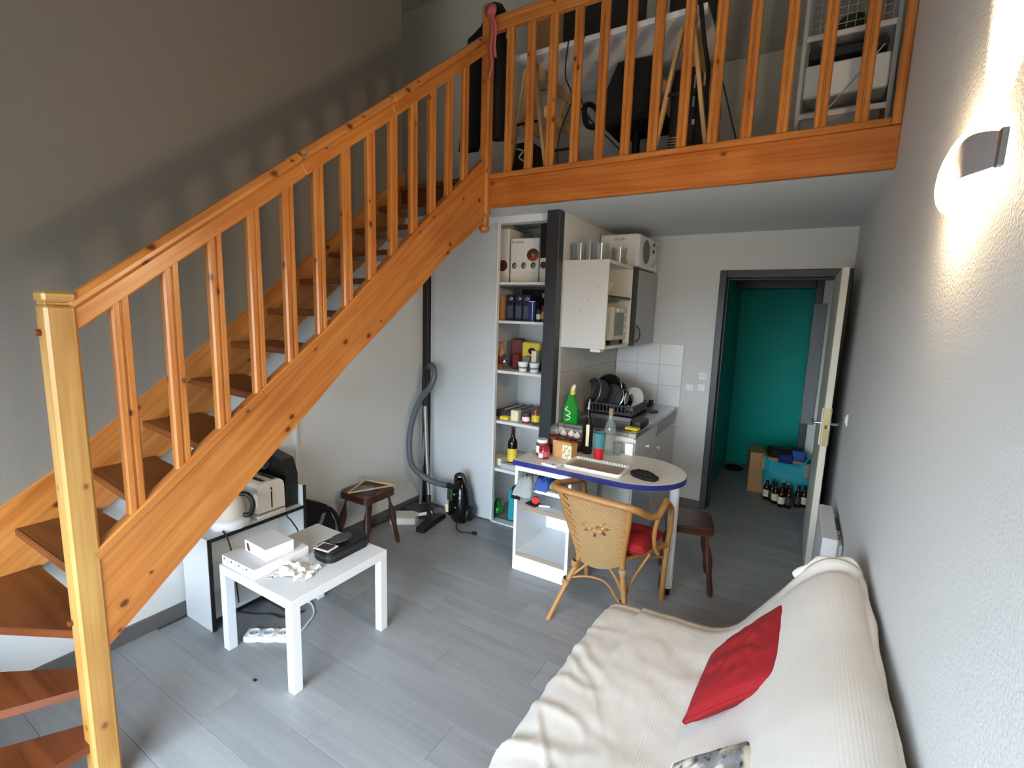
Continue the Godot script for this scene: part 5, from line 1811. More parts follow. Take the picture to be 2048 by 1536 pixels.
func under_stairs() -> void:
	# low white unit with black edges
	var at := Vector3(-2.70, 0, -1.53)
	var t := thing("low_shelf", "low white shelf unit with black edges, tucked under the stairs behind the coffee table", "shelf unit", at)
	for q in [["side_panel", -1.256, -1.236, 0.53], ["side_panel", -1.832, -1.812, 0.66]]:
		var b := MB.new(at)
		b.bx(Vector3(-2.84, 0, q[1]), Vector3(-2.572, q[3], q[2]), 0.001)
		var sp := part(q[0], b, "white_satin", t)
		b = MB.new(at)
		b.bx(Vector3(-2.572, 0, q[1]), Vector3(-2.564, q[3], q[2]), 0.001)
		part("black_edge", b, "black", sp)
	for y in [0.51, 0.05]:
		var b := MB.new(at)
		b.bx(Vector3(-2.84, y, -1.812), Vector3(-2.572, y + 0.02, -1.256), 0.001)
		var sp := part("shelf", b, "white_satin", t)
		b = MB.new(at)
		b.bx(Vector3(-2.572, y, -1.812), Vector3(-2.564, y + 0.02, -1.256), 0.001)
		part("black_edge", b, "black", sp)
	var b := MB.new(at)
	b.bx(Vector3(-2.843, 0.0, -1.83), Vector3(-2.838, 0.53, -1.24), 0.0)
	part("back_panel", b, "white_warm", t)
	# toaster
	t = thing("toaster", "cream toaster with a black lever slot on the low shelf unit", "toaster", Vector3(-2.68, 0.5305, -1.615))
	b = MB.new()
	b.prism(V2([-0.085, 0.035, 0.085, 0.035, 0.083, 0.17, 0.076, 0.195, 0.06, 0.21, 0.04, 0.215, -0.04, 0.215, -0.06, 0.21, -0.076, 0.195, -0.083, 0.17]), 0.185, Transform3D(Basis(Vector3(0, 0, -1), Vector3.UP, Vector3(1, 0, 0)), Vector3(-0.09, 0, 0)))
	part("casing", b, "cream", t)
	b = MB.new()
	b.bx(Vector3(-0.092, 0.022, -0.088), Vector3(0.097, 0.035, 0.088), 0.003)
	part("chrome_band", b, "steel", t)
	b = MB.new()
	b.bx(Vector3(-0.094, 0.0, -0.09), Vector3(0.1, 0.022, 0.09), 0.008)
	part("base", b, "cream", t)
	for z in [-0.032, 0.032]:
		b = MB.new()
		b.bx(Vector3(-0.07, 0.2145, z - 0.013), Vector3(0.07, 0.2165, z + 0.013), 0.001)
		part("slot", b, "black", t)
	b = MB.new()
	b.bx(Vector3(0.095, 0.05, -0.004), Vector3(0.0965, 0.15, 0.004), 0.0)
	b.bx(Vector3(0.095, 0.158, -0.004), Vector3(0.099, 0.175, 0.004), 0.001)
	part("lever", b, "black", t)
	# kettle
	t = thing("kettle", "white based electric kettle with a black handle on the near end of the low shelf", "kettle", Vector3(-2.66, 0.5305, -1.41))
	b = MB.new()
	b.lathe([Vector2(0, 0), Vector2(0.095, 0), Vector2(0.1, 0.01), Vector2(0.1, 0.04), Vector2(0.085, 0.055), Vector2(0, 0.055)], Transform3D(), 28)
	part("base", b, "white_gloss", t)
	b = MB.new()
	b.lathe([Vector2(0, 0.055), Vector2(0.08, 0.055), Vector2(0.078, 0.13), Vector2(0.065, 0.18), Vector2(0.03, 0.195), Vector2(0, 0.195)], Transform3D(), 28)
	part("jug", b, "cream", t)
	b = MB.new()
	b.tube(spline([Vector3(0.045, 0.185, -0.03), Vector3(0.09, 0.18, -0.055), Vector3(0.115, 0.13, -0.068), Vector3(0.10, 0.07, -0.06), Vector3(0.07, 0.06, -0.04)], 6), 0.014, 10)
	part("handle", b, "black", t)
	# coffee machine
	t = thing("coffee_machine", "black coffee machine with a round chrome dial, behind the toaster", "coffee machine", Vector3(-2.72, 0.5305, -1.765))
	b = MB.new()
	b.prism(V2([-0.12, 0, 0.10, 0, 0.11, 0.20, 0.07, 0.30, -0.12, 0.33]), 0.085, T(Vector3(0, 0, -0.045)), Vector2.ZERO, false)
	part("casing", b, "black", t)
	b = MB.new()
	b.bx(Vector3(-0.12, 0.0, 0.04), Vector3(-0.06, 0.315, 0.16), 0.01)
	part("tank", b, "black_gloss", t)
	b = MB.new()
	b.tube([Vector3(-0.062, 0.255, 0.07), Vector3(-0.05, 0.255, 0.07)], 0.03, 18)
	part("dial", b, "dark_grey", t)
	b = MB.new()
	b.bx(Vector3(-0.05, 0.24, 0.058), Vector3(-0.045, 0.27, 0.082), 0.002)
	part("dial_face", b, "chrome", t)
	var o: Node3D
	b = MB.new()
	b.tube(spline([Vector3(-2.63, 0.50, -1.80), Vector3(-2.575, 0.505, -1.70), Vector3(-2.555, 0.46, -1.72), Vector3(-2.55, 0.36, -1.76), Vector3(-2.62, 0.2, -1.77)], 6), 0.004, 8)
	one("toaster_flex", b, "black", "black toaster flex hanging over the front of the low shelf", "flex")
	b = MB.new()
	b.tube(spline([Vector3(-2.62, 0.536, -1.34), Vector3(-2.565, 0.53, -1.33), Vector3(-2.55, 0.45, -1.345), Vector3(-2.55, 0.3, -1.36), Vector3(-2.6, 0.08, -1.4)], 6), 0.004, 8)
	one("kettle_flex", b, "black", "black kettle flex hanging at the near end of the low shelf", "flex")
	b = MB.new()
	b.bx(Vector3(XL, 0.085, -1.985), Vector3(XL + 0.014, 1.2, -1.962), 0.002)
	struct("trim_9", b, "white_satin")
	# sports bag against the wall
	t = thing("sports_bag", "black sports bag with white lettering leaning on the left wall", "bag", Vector3(-2.765, 0, -2.03))
	b = MB.new()
	b.prism(V2([-0.10, 0, 0.13, 0, 0.135, 0.25, 0.07, 0.40, -0.06, 0.47, -0.10, 0.40]), 0.12, Transform3D(Basis(Vector3(0, 0, -1), Vector3.UP, Vector3(1, 0, 0)), Vector3(-0.07, 0, 0)))
	part("body", b, "black_cloth", t)
	b = MB.new()
	b.tube(spline([Vector3(0.045, 0.40, 0.0), Vector3(0.075, 0.37, -0.08), Vector3(0.08, 0.25, -0.14), Vector3(0.08, 0.05, -0.17)], 6), 0.014, 8)
	part("strap", b, "black_cloth", t)
	b = MB.new()
	for i in 7: b.bx(Vector3(0.0505, 0.255 + 0.014 * i, -0.02 - 0.006 * i), Vector3(0.0515, 0.262 + 0.014 * i, 0.012 - 0.006 * i), 0.0)
	part("lettering", b, "pale_grey", t)

func corner_things() -> void:
	# magazine and wooden hanger on the stool
	var o := boxy("magazine", Vector3(-2.73, 0.4405, -2.50), Vector3(-2.55, 0.447, -2.28), "charcoal", "dark glossy magazine lying on the corner stool", "magazine", 0.001, "", 25)
	var b := MB.new()
	b.bx(Vector3(-0.07, 0.0066, -0.05), Vector3(0.04, 0.0072, 0.06), 0.0)
	part("cover_picture", b, "mid_grey", o)
	var t := thing("wooden_hanger", "pale wooden trouser hanger lying across the stool", "hanger", Vector3(-2.64, 0.452, -2.40))
	var A := Vector3(-0.02, 0.002, 0.16)
	var B := Vector3(0.13, 0.002, -0.14)
	var C := Vector3(-0.11, 0.012, -0.08)
	for q in [[A, B], [A, C], [C, B]]:
		b = MB.new()
		b.beam(q[0], q[1], 0.018, 0.009, Vector3.UP, 0.003)
		part("bar", b, "beech", t)
	b = MB.new()
	b.tube(spline([C, C + Vector3(-0.03, 0.01, -0.02), C + Vector3(-0.05, 0.012, 0.01), C + Vector3(-0.035, 0.012, 0.03)], 5), 0.003, 6)
	part("hook", b, "steel", t)
	# vacuum cleaner standing on end
	t = thing("vacuum_cleaner", "black canister vacuum standing on end with a long ribbed hose", "vacuum cleaner", Vector3(-2.32, 0, -3.12))
	b = MB.new()
	var P := []
	for i in 25:
		var v := i / 24.0
		var row := []
		for j in 33:
			var a := TAU * j / 32.0
			var w := 0.105 * pow(sin(PI * clampf(0.10 + 0.86 * v, 0, 1)), 0.45) * (1.0 - 0.28 * v)
			var d := 0.10 * pow(sin(PI * clampf(0.08 + 0.9 * v, 0, 1)), 0.5) * (1.0 - 0.2 * v)
			var ca := cos(a)
			var sa := sin(a)
			row.append(Vector3(signf(ca) * pow(absf(ca), 0.75) * w, 0.005 + 0.37 * v, signf(sa) * pow(absf(sa), 0.75) * d))
		P.append(row)
	b.surf(P, 1, 1, Vector3(0, 0.18, 0))
	part("body", b, "black_gloss", t)
	for s in [-1, 1]:
		b = MB.new()
		b.lathe([Vector2(0, -0.018), Vector2(0.055, -0.018), Vector2(0.065, -0.008), Vector2(0.065, 0.008), Vector2(0.055, 0.018), Vector2(0, 0.018)], Transform3D(Basis(Vector3(0, 0, 1), PI / 2), Vector3(s * 0.095, 0.09, -0.01)), 20)
		part("wheel", b, "black", t)
	b = MB.new()
	b.tube(spline([Vector3(-0.03, 0.35, 0.03), Vector3(-0.02, 0.41, 0.03), Vector3(0.03, 0.42, 0.02), Vector3(0.06, 0.36, 0.02)], 5), 0.016, 10)
	part("carry_handle", b, "black", t)
	b = MB.new()
	b.bx(Vector3(-0.075, 0.20, 0.07), Vector3(-0.02, 0.30, 0.095), 0.01)
	part("dust_window", b, "dark_green", t)
	b = MB.new()
	b.bx(Vector3(-0.085, 0.10, 0.088), Vector3(-0.055, 0.17, 0.098), 0.002)
	part("paper_label", b, "label_cream", t)
	for q in [[0.0, 0.265], [0.015, 0.155]]:
		b = MB.new()
		b.ball(Vector3(q[0], q[1], 0.088), Vector3(0.012, 0.012, 0.006), 6, 12)
		part("chrome_button", b, "chrome", t)
	var at := Vector3(-2.32, 0, -3.12)
	b = MB.new(at)
	b.tube([Vector3(-2.37, 0.295, -3.10), Vector3(-2.44, 0.296, -3.11)], 0.027, 14)
	part("hose_cuff", b, "black", t)
	# ribbed hose
	var path := spline([Vector3(-2.43, 0.296, -3.11), Vector3(-2.52, 0.293, -3.10), Vector3(-2.65, 0.33, -3.06), Vector3(-2.755, 0.45, -3.0), Vector3(-2.782, 0.66, -3.0), Vector3(-2.755, 0.86, -3.02), Vector3(-2.70, 1.02, -3.05), Vector3(-2.615, 1.13, -3.07), Vector3(-2.588, 1.22, -3.09), Vector3(-2.605, 1.28, -3.10), Vector3(-2.64, 1.305, -3.11), Vector3(-2.675, 1.29, -3.12)], 14)
	var R := []
	for i in path.size(): R.append(0.0235 if i % 2 else 0.0265)
	b = MB.new(at)
	b.tube(path, R, 14)
	part("hose", b, "hose", t)
	b = MB.new(at)
	b.tube(spline([Vector3(-2.66, 1.30, -3.115), Vector3(-2.70, 1.27, -3.125), Vector3(-2.735, 1.19, -3.14), Vector3(-2.745, 1.05, -3.15), Vector3(-2.74, 0.94, -3.15)], 6), 0.024, 12)
	part("hose_handle", b, "black", t)
	b = MB.new(at)
	b.tube([Vector3(-2.74, 0.95, -3.15), Vector3(-2.70, 0.52, -3.13)], 0.018, 14)
	b.tube([Vector3(-2.70, 0.52, -3.13), Vector3(-2.64, 0.14, -3.09)], 0.0155, 14)
	part("chrome_tube", b, "tube_steel", t)
	b = MB.new(at)
	b.tube(spline([Vector3(-2.64, 0.17, -3.09), Vector3(-2.62, 0.09, -3.06), Vector3(-2.56, 0.045, -3.0), Vector3(-2.49, 0.035, -2.95)], 4), 0.021, 12)
	part("nozzle_neck", b, "black", t)
	b = MB.new()
	b.prism(V2([-0.17, 0.0, 0.17, 0.0, 0.165, 0.035, 0.06, 0.05, -0.06, 0.05, -0.165, 0.035]), 0.075, T(Vector3(0, 0, -0.037)))
	var nz := part("nozzle", b, "black", t)
	nz.position = Vector3(-2.475, 0.003, -2.93) - at
	nz.rotation_degrees.y = 98
	b = MB.new(at)
	b.tube(spline([Vector3(-2.29, 0.03, -3.03), Vector3(-2.25, 0.008, -2.98), Vector3(-2.19, 0.006, -2.95), Vector3(-2.12, 0.006, -2.975), Vector3(-2.09, 0.012, -2.98)], 6), 0.005, 8)
	part("mains_cord", b, "black", t)
	b = MB.new(at)
	b.tube([Vector3(-2.09, 0.014, -2.98), Vector3(-2.055, 0.016, -2.985)], 0.014, 12)
	part("plug", b, "black", t)
	# long-handled dustpan and white pan
	t = thing("dustpan", "grey long-handled dustpan leaning in the corner behind the vacuum tube", "dustpan", Vector3(-2.72, 0, -3.10))
	b = MB.new()
	b.tube([Vector3(-0.03, 0.03, 0.0), Vector3(-0.085, 0.68, -0.12)], 0.011, 10)
	part("handle", b, "mid_grey", t)
	b = MB.new()
	b.prism(V2([-0.13, 0, 0.13, 0, 0.12, 0.008, 0.10, 0.06, -0.10, 0.06, -0.12, 0.008]), 0.16, T(Vector3(0, 0, -0.02)))
	part("pan", b, "dark_grey", t)
	t = thing("hand_pan", "white hand dustpan lying on the floor beside the corner stool", "dustpan", Vector3(-2.70, 0, -2.86))
	t.rotation_degrees.y = 35
	b = MB.new()
	b.prism(V2([-0.11, -0.08, 0.09, -0.09, 0.11, 0.0, 0.09, 0.07, -0.11, 0.07, -0.13, 0.0]), 0.055, SY(0.0))
	part("pan", b, "white_warm", t)
	b = MB.new()
	b.tube([Vector3(0.09, 0.045, -0.02), Vector3(0.22, 0.05, -0.06)], 0.014, 10)
	part("handle", b, "white_gloss", t)
	# radiator behind the door
	var at2 := Vector3(0.26, 0.12, -3.13)
	t = thing("radiator", "white electric panel heater on the right wall behind the open door", "radiator", at2)
	b = MB.new(at2)
	b.bx(Vector3(0.205, 0.12, -3.42), Vector3(0.275, 0.66, -2.87), 0.006)
	part("front_panel", b, "white_satin", t)
	b = MB.new(at2)
	b.bx(Vector3(0.275, 0.14, -3.40), Vector3(XR - 0.004, 0.63, -2.89), 0.004)
	part("rear_case", b, "pale_grey", t)
	b = MB.new(at2)
	b.bx(Vector3(0.279, 0.63, -3.30), Vector3(0.296, 0.634, -3.10), 0.001)
	part("control_recess", b, "dark_grey", t)
	for z in [-2.98, -3.02]:
		b = MB.new(at2)
		b.tube([Vector3(0.287, 0.63, z), Vector3(0.287, 0.636, z)], 0.005, 10)
		part("button", b, "mid_grey", t)
	t = thing("light_switch", "white light switch on the right wall beside the open door", "switch", Vector3(XR, 1.175, -3.58))
	b = MB.new()
	b.bx(Vector3(-0.009, -0.038, -0.038), Vector3(0, 0.038, 0.038), 0.003)
	part("plate", b, "white_gloss", t)
	b = MB.new()
	b.bx(Vector3(-0.014, -0.022, -0.022), Vector3(-0.008, 0.022, 0.022), 0.002)
	part("rocker", b, "white_satin", t)

func hall_things() -> void:
	var t := thing("shopping_bag", "large turquoise shopping bag full of rubbish standing in the hall", "bag", Vector3(0.02, 0, -5.44))
	var b := MB.new()
	var nz := noise(91, 4.0, 3)
	for s in [0.0, 0.006]:
		var P := []
		for i in 13:
			var v := i / 12.0
			var row := []
			for j in 49:
				var a := TAU * j / 48.0
				var w: float = 0.19 + 0.03 * v - s
				var d: float = 0.11 + 0.01 * v - s
				var ca := cos(a)
				var sa := sin(a)
				var n := nz.get_noise_3d(ca, sa, v * 1.5) * 0.025
				row.append(Vector3(signf(ca) * pow(absf(ca), 0.4) * (w + n), 0.004 + v * (0.40 + 0.02 * sin(a * 3.0)), signf(sa) * pow(absf(sa), 0.4) * (d + n)))
			P.append(row)
		b.surf(P, 1, 1, Vector3(0, 0.2, 0))
	part("sides", b, "bag_cyan", t)
	b = MB.new()
	b.bx(Vector3(-0.18, 0.002, -0.10), Vector3(0.18, 0.008, 0.10), 0.002)
	part("base", b, "bag_cyan", t)
	b = MB.new()
	b.tube(spline([Vector3(0.12, 0.38, 0.12), Vector3(0.17, 0.46, 0.11), Vector3(0.2, 0.5, 0.06), Vector3(0.2, 0.42, 0.0)], 5), 0.008, 6)
	part("handle", b, "bag_cyan", t)
	var k := 0
	for q in [["dark_parcel", "black", -0.06, 0.40, -5.46, 0.20, 0.10, 0.14, 20, "dark crumpled parcel on top of the rubbish in the shopping bag"], ["flat_carton", "carton", -0.13, 0.36, -5.40, 0.16, 0.05, 0.12, -10, "pale flattened carton at the left of the bag"], ["blue_packet", "blue_cloth", 0.10, 0.42, -5.44, 0.11, 0.075, 0.07, 25, "bright blue packet at the right of the bag"], ["brown_carton", "particle", 0.12, 0.35, -5.36, 0.18, 0.06, 0.03, -20, "brown carton flap at the front right of the bag"], ["navy_box", "navy_edge", 0.0, 0.36, -5.37, 0.12, 0.10, 0.05, 12, "navy box at the front of the bag"]]:
		boxy(q[0], Vector3(q[2] - q[5] / 2, q[3] - 0.09, q[4] - q[7] / 2), Vector3(q[2] + q[5] / 2, q[3] + q[6], q[4] + q[7] / 2), q[1], q[9], "rubbish", 0.012, "", q[8])
	boxy("cardboard_box", Vector3(-0.34, 0.0, -5.72), Vector3(-0.19, 0.42, -5.42), "carton", "brown cardboard carton standing left of the shopping bag", "box", 0.004, "", 8)
	k = 0
	var lb := ["empty brown beer bottle at the far left of the group in the hall", "second brown beer bottle from the left, at the back of the group", "third brown beer bottle from the left, in the back row", "tallest looking beer bottle at the back, touching the turquoise bag", "frontmost brown beer bottle of the hall group", "front brown beer bottle with a pale neck, right of the frontmost", "brown beer bottle between the two front bottles and the bag", "lone brown beer bottle standing at the right of the group", "dark beer bottle at the far right, half behind the door"]
	for q in [[-0.135, -5.27], [-0.085, -5.245], [-0.055, -5.19], [0.005, -5.27], [0.0, -5.13], [0.06, -5.14], [0.05, -5.23], [0.135, -5.22], [0.185, -5.25]]:
		bottle("beer_bottle", lb[k], "brown_glass", Vector3(q[0], 0.0, q[1]), 0.03, 0.215, 0.0125, "charcoal" if k % 3 else "pale_grey", "dark_grey" if k % 2 else "label_cream", "empty beer bottles in the hall")
		k += 1
	b = MB.new()
	b.bx(Vector3(0.085, 0.72, -5.755), Vector3(0.20, 1.95, -5.735), 0.004)
	one("hung_panel", b, "mid_grey", "grey panel fixed beside the inner hall door frame", "panel")
	t = thing("hall_switch", "small light switch on the dark left wall of the hall", "switch", Vector3(-0.65, 1.2, -5.0))
	b = MB.new()
	b.bx(Vector3(0, -0.038, -0.038), Vector3(0.009, 0.038, 0.038), 0.003)
	part("plate", b, "white_gloss", t)
	b = MB.new()
	b.ball(Vector3(0, 0.04, 0), Vector3(0.11, 0.04, 0.05), 7, 12)
	var o := one("dark_shoe", b, "black_cloth", "dark shoe on the hall floor at the left", "shoe")
	o.position = Vector3(-0.52, 0.001, -6.05)

func loft_things() -> void:
	var f := LOFT + 0.0005
	# desk top on two trestles
	var b := MB.new()
	b.bx(Vector3(-1.87, 3.47, -3.76), Vector3(-0.63, 3.503, -3.06), 0.002)
	one("desk", b, "white_gloss", "long white desk top on trestles behind the loft railing", "desk")
	trestle("pale wooden trestle under the left end of the loft desk", -1.77)
	trestle("pale wooden trestle under the right end of the loft desk", -0.735)
	# monitor and board
	var t := thing("monitor", "black monitor standing on the loft desk", "monitor", Vector3(-1.40, 3.5035, -3.45))
	b = MB.new()
	b.bx(Vector3(-0.30, 0.08, -0.02), Vector3(0.30, 0.46, 0.02), 0.006)
	part("screen", b, "black", t)
	b = MB.new()
	b.bx(Vector3(-0.03, 0.0, -0.03), Vector3(0.03, 0.2, -0.01), 0.004)
	part("stem", b, "black", t)
	b = MB.new()
	b.bx(Vector3(-0.12, 0.0, -0.09), Vector3(0.12, 0.012, 0.07), 0.004)
	part("foot", b, "black", t)
	boxy("second_screen", Vector3(-0.95, 3.5035, -3.50), Vector3(-0.66, 3.85, -3.46), "black", "second dark screen at the right end of the loft desk", "monitor", 0.006)
	boxy("cardboard_sheet", Vector3(-2.03, 3.5035, -3.62), Vector3(-1.75, 4.1, -3.58), "carton", "brown cardboard panel standing on the left end of the loft desk", "cardboard", 0.003)
	boxy("keyboard", Vector3(-1.80, 3.5035, -3.30), Vector3(-1.60, 3.53, -3.12), "black", "black gadget lying on the left end of the loft desk", "gadget", 0.006)
	# cables hanging from the desk
	var k := 0
	for q in [[Vector3(-1.47, 3.50, -3.055), Vector3(-1.48, 3.3, -3.05), Vector3(-1.43, 3.15, -3.06), Vector3(-1.50, 2.95, -3.05), Vector3(-1.50, 2.74, -3.05), Vector3(-1.40, 2.726, -3.06)], [Vector3(-1.40, 3.505, -3.056), Vector3(-1.42, 3.3, -3.07), Vector3(-1.40, 3.12, -3.12), Vector3(-1.30, 3.0, -3.3), Vector3(-1.15, 2.85, -3.5)], [Vector3(-1.36, 3.505, -3.056), Vector3(-1.42, 3.32, -3.09), Vector3(-1.38, 3.1, -3.2), Vector3(-1.25, 2.95, -3.4)]]:
		b = MB.new()
		b.tube(spline(q, 6), 0.0045, 6)
		one("desk_cable", b, "black", ["black cable hanging from the desk front down to the loft rail", "black cable looping from the desk towards the chair", "third thin cable bunched under the desk front"][k], "cable", "desk cables")
		k += 1
	b = MB.new()
	b.tube([Vector3(-0.52, 3.08, -3.10), Vector3(-0.41, 2.727, -3.04)], 0.005, 6)
	one("leaning_rod", b, "black", "thin black rod leaning beside the computer tower in the loft", "rod")
	b = MB.new()
	b.tube(spline([Vector3(-0.66, 3.49, -3.03), Vector3(-0.63, 3.3, -3.06), Vector3(-0.60, 3.15, -3.07), Vector3(-0.60, 3.0, -3.08)], 6), 0.012, 8)
	one("black_strap", b, "black_cloth", "black strap hanging from the right end of the desk", "strap")
	# computer tower
	t = thing("computer_tower", "black computer tower with pale rear sockets under the loft desk", "computer", Vector3(-0.745, f, -3.38))
	b = MB.new()
	b.bx(Vector3(-0.085, 0.06, -0.20), Vector3(0.07, 0.53, 0.18), 0.006)
	part("casing", b, "black", t)
	for q in [[-0.02, 0.16, 0.012, 0.28], [0.045, 0.40, 0.012, 0.08], [0.045, 0.30, 0.012, 0.06], [0.05, 0.2, 0.016, 0.03]]:
		b = MB.new()
		b.bx(Vector3(q[0], q[1], 0.18), Vector3(q[0] + q[2], q[1] + q[3], 0.183), 0.001)
		part("socket_strip", b, "pale_grey", t)
	b = MB.new()
	for i in 4: b.bx(Vector3(-0.08, 0.09 + 0.016 * i, 0.18), Vector3(0.0, 0.096 + 0.016 * i, 0.183), 0.001)
	part("vent", b, "pale_grey", t)
	boxy("pale_plinth", Vector3(-0.93, f, -3.56), Vector3(-0.60, f + 0.058, -3.17), "white_satin", "pale low plinth board under the computer tower", "board", 0.003)
	# office chair
	t = thing("office_chair", "black office chair behind the loft desk", "chair", Vector3(-1.16, f, -3.60))
	b = MB.new()
	b.bx(Vector3(-0.22, 0.36, -0.2), Vector3(0.22, 0.45, 0.24), 0.03)
	part("seat", b, "black_cloth", t)
	b = MB.new()
	b.prism(V2([-0.2, 0.42, 0.16, 0.42, 0.2, 0.55, 0.16, 0.72, -0.08, 0.73, -0.14, 0.6]), 0.08, T(Vector3(0, 0, 0.16)))
	part("backrest", b, "black_cloth", t)
	b = MB.new()
	b.tube(spline([Vector3(-0.22, 0.40, 0.1), Vector3(-0.34, 0.42, 0.1), Vector3(-0.37, 0.55, 0.1), Vector3(-0.36, 0.60, 0.0), Vector3(-0.36, 0.60, -0.15)], 6), 0.02, 10)
	part("armrest", b, "black", t)
	b = MB.new()
	b.tube([Vector3(0, 0.06, 0), Vector3(0, 0.37, 0)], 0.03, 12)
	part("column", b, "black", t)
	for i in 5:
		var a := TAU * i / 5.0 + 0.4
		b = MB.new()
		b.beam(Vector3(0, 0.08, 0), Vector3(cos(a) * 0.28, 0.06, sin(a) * 0.28), 0.05, 0.04)
		part("spoke", b, "black", t)
		b = MB.new()
		b.ball(Vector3(cos(a) * 0.28, 0.026, sin(a) * 0.28), Vector3(0.025, 0.026, 0.025), 6, 10)
		part("castor", b, "black", t)
	# black box in the corner
	var o := boxy("black_carton", Vector3(-1.98, f + 0.0305, -3.38), Vector3(-1.79, f + 0.26, -3.18), "black", "black carton with a pale squiggle at the loft edge by the corner post", "box", 0.003)
	b = MB.new()
	b.tube(spline([Vector3(-0.02, 0.19, 0.1005), Vector3(0.03, 0.17, 0.1005), Vector3(0.0, 0.13, 0.1005), Vector3(0.04, 0.1, 0.1005)], 5), 0.006, 6)
	part("squiggle", b, "pale_grey", o)
	boxy("white_board", Vector3(-1.985, f, -3.40), Vector3(-1.75, f + 0.03, -3.14), "white_satin", "white board lying under the black carton in the loft", "board", 0.002)
	# wire rack with bins
	var at := Vector3(0.07, f, -3.44)
	t = thing("wire_rack", "white metal wire rack with mesh shelves at the right of the loft", "rack", at)
	for x in [-0.145, 0.268]:
		for z in [-3.60, -3.30]:
			b = MB.new(at)
			b.bx(Vector3(x - 0.011, f, z - 0.011), Vector3(x + 0.011, 4.3, z + 0.011), 0.003)
			part("post", b, "pale_grey", t)
	for y in [2.9, 3.30, 3.72]:
		for z in [-3.60, -3.30]:
			b = MB.new(at)
			b.bx(Vector3(-0.145, y - 0.014, z - 0.008), Vector3(0.268, y + 0.014, z + 0.008), 0.003)
			part("rail", b, "white_satin", t)
		for i in 9:
			b = MB.new(at)
			var x := -0.12 + 0.046 * i
			b.beam(Vector3(x, y, -3.60), Vector3(x, y, -3.30), 0.004, 0.004, Vector3.UP, 0.0)
			part("wire", b, "pale_grey", t)
	b = MB.new(at)
	b.tube([Vector3(-0.05, 2.86, -3.296), Vector3(0.22, 3.2, -3.296)], 0.004, 6)
	part("cross_brace", b, "pale_grey", t)
	# wire basket hanging under the middle rail
	t = thing("wire_basket", "white wire mesh basket holding dark clutter on the loft rack", "basket", Vector3(0.06, 3.315, -3.45))
	for i in 10:
		b = MB.new()
		b.bx(Vector3(-0.18 + 0.04 * i - 0.0015, 0, 0.128), Vector3(-0.18 + 0.04 * i + 0.0015, 0.32, 0.131), 0.0)
		part("wire", b, "pale_grey", t)
	for i in 9:
		b = MB.new()
		b.bx(Vector3(-0.18, 0.04 * i, 0.128), Vector3(0.18, 0.04 * i + 0.003, 0.131), 0.0)
		part("wire", b, "pale_grey", t)
	b = MB.new()
	b.bx(Vector3(-0.18, 0, -0.13), Vector3(0.18, 0.006, 0.128), 0.001)
	part("bottom", b, "pale_grey", t)
	o = boxy("dark_clutter", Vector3(-0.03, 3.322, -3.50), Vector3(0.19, 3.36, -3.34), "black", "dark flat object in the wire basket", "clutter", 0.006)
	b = MB.new()
	b.ball(Vector3(0, 0.04, 0), Vector3(0.07, 0.04, 0.05), 7, 12)
	o = one("olive_hat", b, "dark_green", "olive green hat lying on the clutter in the wire basket", "hat")
	o.position = Vector3(0.07, 3.3605, -3.42)
	boxy("white_bin", Vector3(-0.13, 3.0, -3.56), Vector3(0.255, 3.17, -3.312), "white_gloss", "white plastic bin on the middle tier of the loft rack", "bin", 0.008)
	boxy("flat_tray", Vector3(-0.12, 3.205, -3.56), Vector3(0.24, 3.25, -3.33), "charcoal", "dark flat tray under the basket on the loft rack", "tray", 0.004)
	boxy("grey_bin", Vector3(-0.13, f, -3.56), Vector3(0.20, 2.93, -3.312), "pale_grey", "pale grey bin standing at the bottom of the loft rack", "bin", 0.008)
	for q in [0]:
		b = MB.new()
		b.bx(Vector3(-0.125, 2.992, -3.565), Vector3(0.25, 2.9995, -3.31), 0.001)
		one("bin_shelf", b, "pale_grey", "thin shelf plate under the white bin in the loft", "shelf")
	coat()

func trestle(label: String, x: float) -> void:
	var at := Vector3(x, LOFT, -3.41)
	var t := thing("trestle", label, "trestle", at, "desk trestles")
	var b := MB.new(at)
	b.bx(Vector3(x - 0.025, 3.42, -3.74), Vector3(x + 0.025, 3.469, -3.08), 0.004)
	part("beam", b, "beech", t)
	for z in [-3.10, -3.70]:
		for s in [-1, 1]:
			b = MB.new(at)
			b.beam(Vector3(x + s * 0.03, 3.42, z), Vector3(x + s * 0.155, LOFT + 0.012, z), 0.024, 0.04, Vector3(0, 0, 1), 0.003)
			part("leg", b, "beech", t)
		b = MB.new(at)
		b.bx(Vector3(x - 0.10, 3.055, z + 0.014), Vector3(x + 0.10, 3.075, z + 0.019), 0.002)
		part("steel_stay", b, "black", t)
	for y in [3.10]:
		for s in [-1, 1]:
			b = MB.new(at)
			b.bx(Vector3(x + s * 0.115 - 0.012, y, -3.68), Vector3(x + s * 0.115 + 0.012, y + 0.07, -3.12), 0.003)
			part("stretcher", b, "beech", t)

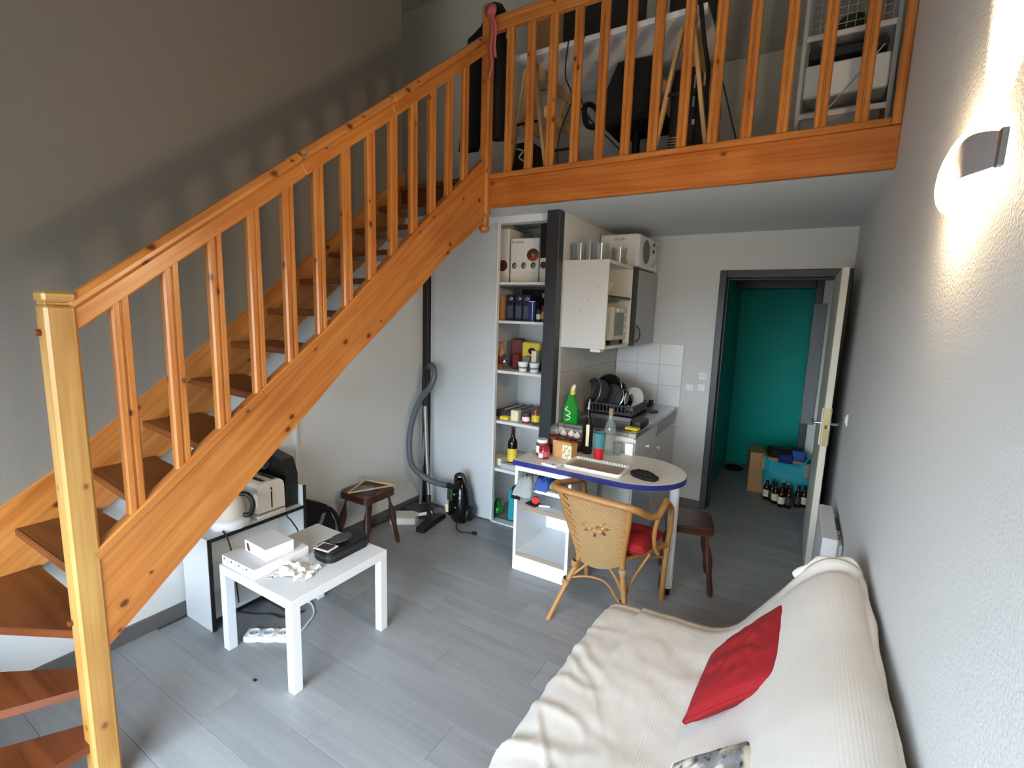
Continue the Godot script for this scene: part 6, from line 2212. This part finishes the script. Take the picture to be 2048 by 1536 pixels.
func coat() -> void:
	var t := thing("black_coat", "long black hooded coat hung over the top of the loft corner post", "coat", Vector3(-2.06, 3.0, -3.06))
	var at := t.position
	var nz := noise(61, 3.0, 3)
	var lump := func(called: String, pts: Array, m: String):
		var P := []
		var c := pts.size()
		for i in (c - 1) * 6 + 1:
			var s := i / 6.0
			var k := mini(int(s), c - 2)
			var u := s - k
			u = u * u * (3 - 2 * u)
			var p: Array = pts[k]
			var q: Array = pts[k + 1]
			var row := []
			for j in 33:
				var a := TAU * j / 32.0
				var rip := 1.0 + 0.10 * sin(a * 5.0 + 1.0 + 2.0 * nz.get_noise_1d(s)) * clampf(s / 2.0, 0, 1)
				row.append(Vector3(lerpf(p[0], q[0], u) + cos(a) * lerpf(p[2], q[2], u) * rip, lerpf(p[1], q[1], u), -3.055 + sin(a) * lerpf(p[3], q[3], u) * rip))
			P.append(row)
		var mid := Vector3((pts[0][0] + pts[-1][0]) / 2, (pts[0][1] + pts[-1][1]) / 2, -3.055)
		var b := MB.new(at)
		b.surf(P, 1, 1, mid)
		part(called, b, m, t)
	lump.call("hood", [[-2.04, 3.86, 0.004, 0.004], [-2.035, 3.85, 0.05, 0.05], [-2.03, 3.80, 0.075, 0.075], [-2.05, 3.70, 0.10, 0.06], [-2.09, 3.60, 0.13, 0.06]], "black_cloth")
	lump.call("body", [[-2.08, 3.78, 0.02, 0.02], [-2.13, 3.68, 0.13, 0.055], [-2.15, 3.50, 0.13, 0.06], [-2.17, 3.30, 0.115, 0.055], [-2.215, 3.10, 0.09, 0.05], [-2.24, 2.94, 0.085, 0.05], [-2.24, 2.938, 0.0, 0.0]], "black_cloth")
	lump.call("sleeve", [[-2.02, 3.72, 0.03, 0.02], [-1.99, 3.60, 0.06, 0.045], [-1.985, 3.30, 0.065, 0.045], [-1.975, 2.98, 0.065, 0.045], [-1.975, 2.978, 0.0, 0.0]], "black_cloth")
	t = thing("pink_scarf", "dusty pink scarf strips hanging in front of the black coat", "scarf", Vector3(-1.97, 3.4, -2.92))
	at = t.position
	var b := MB.new(at)
	b.ball(Vector3(-1.975, 3.735, -2.905), Vector3(0.045, 0.045, 0.02), 7, 10)
	part("knot", b, "pink", t)
	for q in [[Vector3(-1.965, 3.71, -2.90), Vector3(-1.955, 3.60, -2.90), Vector3(-1.965, 3.48, -2.90), Vector3(-1.95, 3.40, -2.90), Vector3(-1.975, 3.32, -2.90)], [Vector3(-1.96, 3.70, -2.895), Vector3(-1.93, 3.62, -2.9), Vector3(-1.935, 3.52, -2.9), Vector3(-1.925, 3.44, -2.9)]]:
		b = MB.new(at)
		b.tube(spline(q, 6), 0.0095, 8)
		part("strip", b, "pink", t)
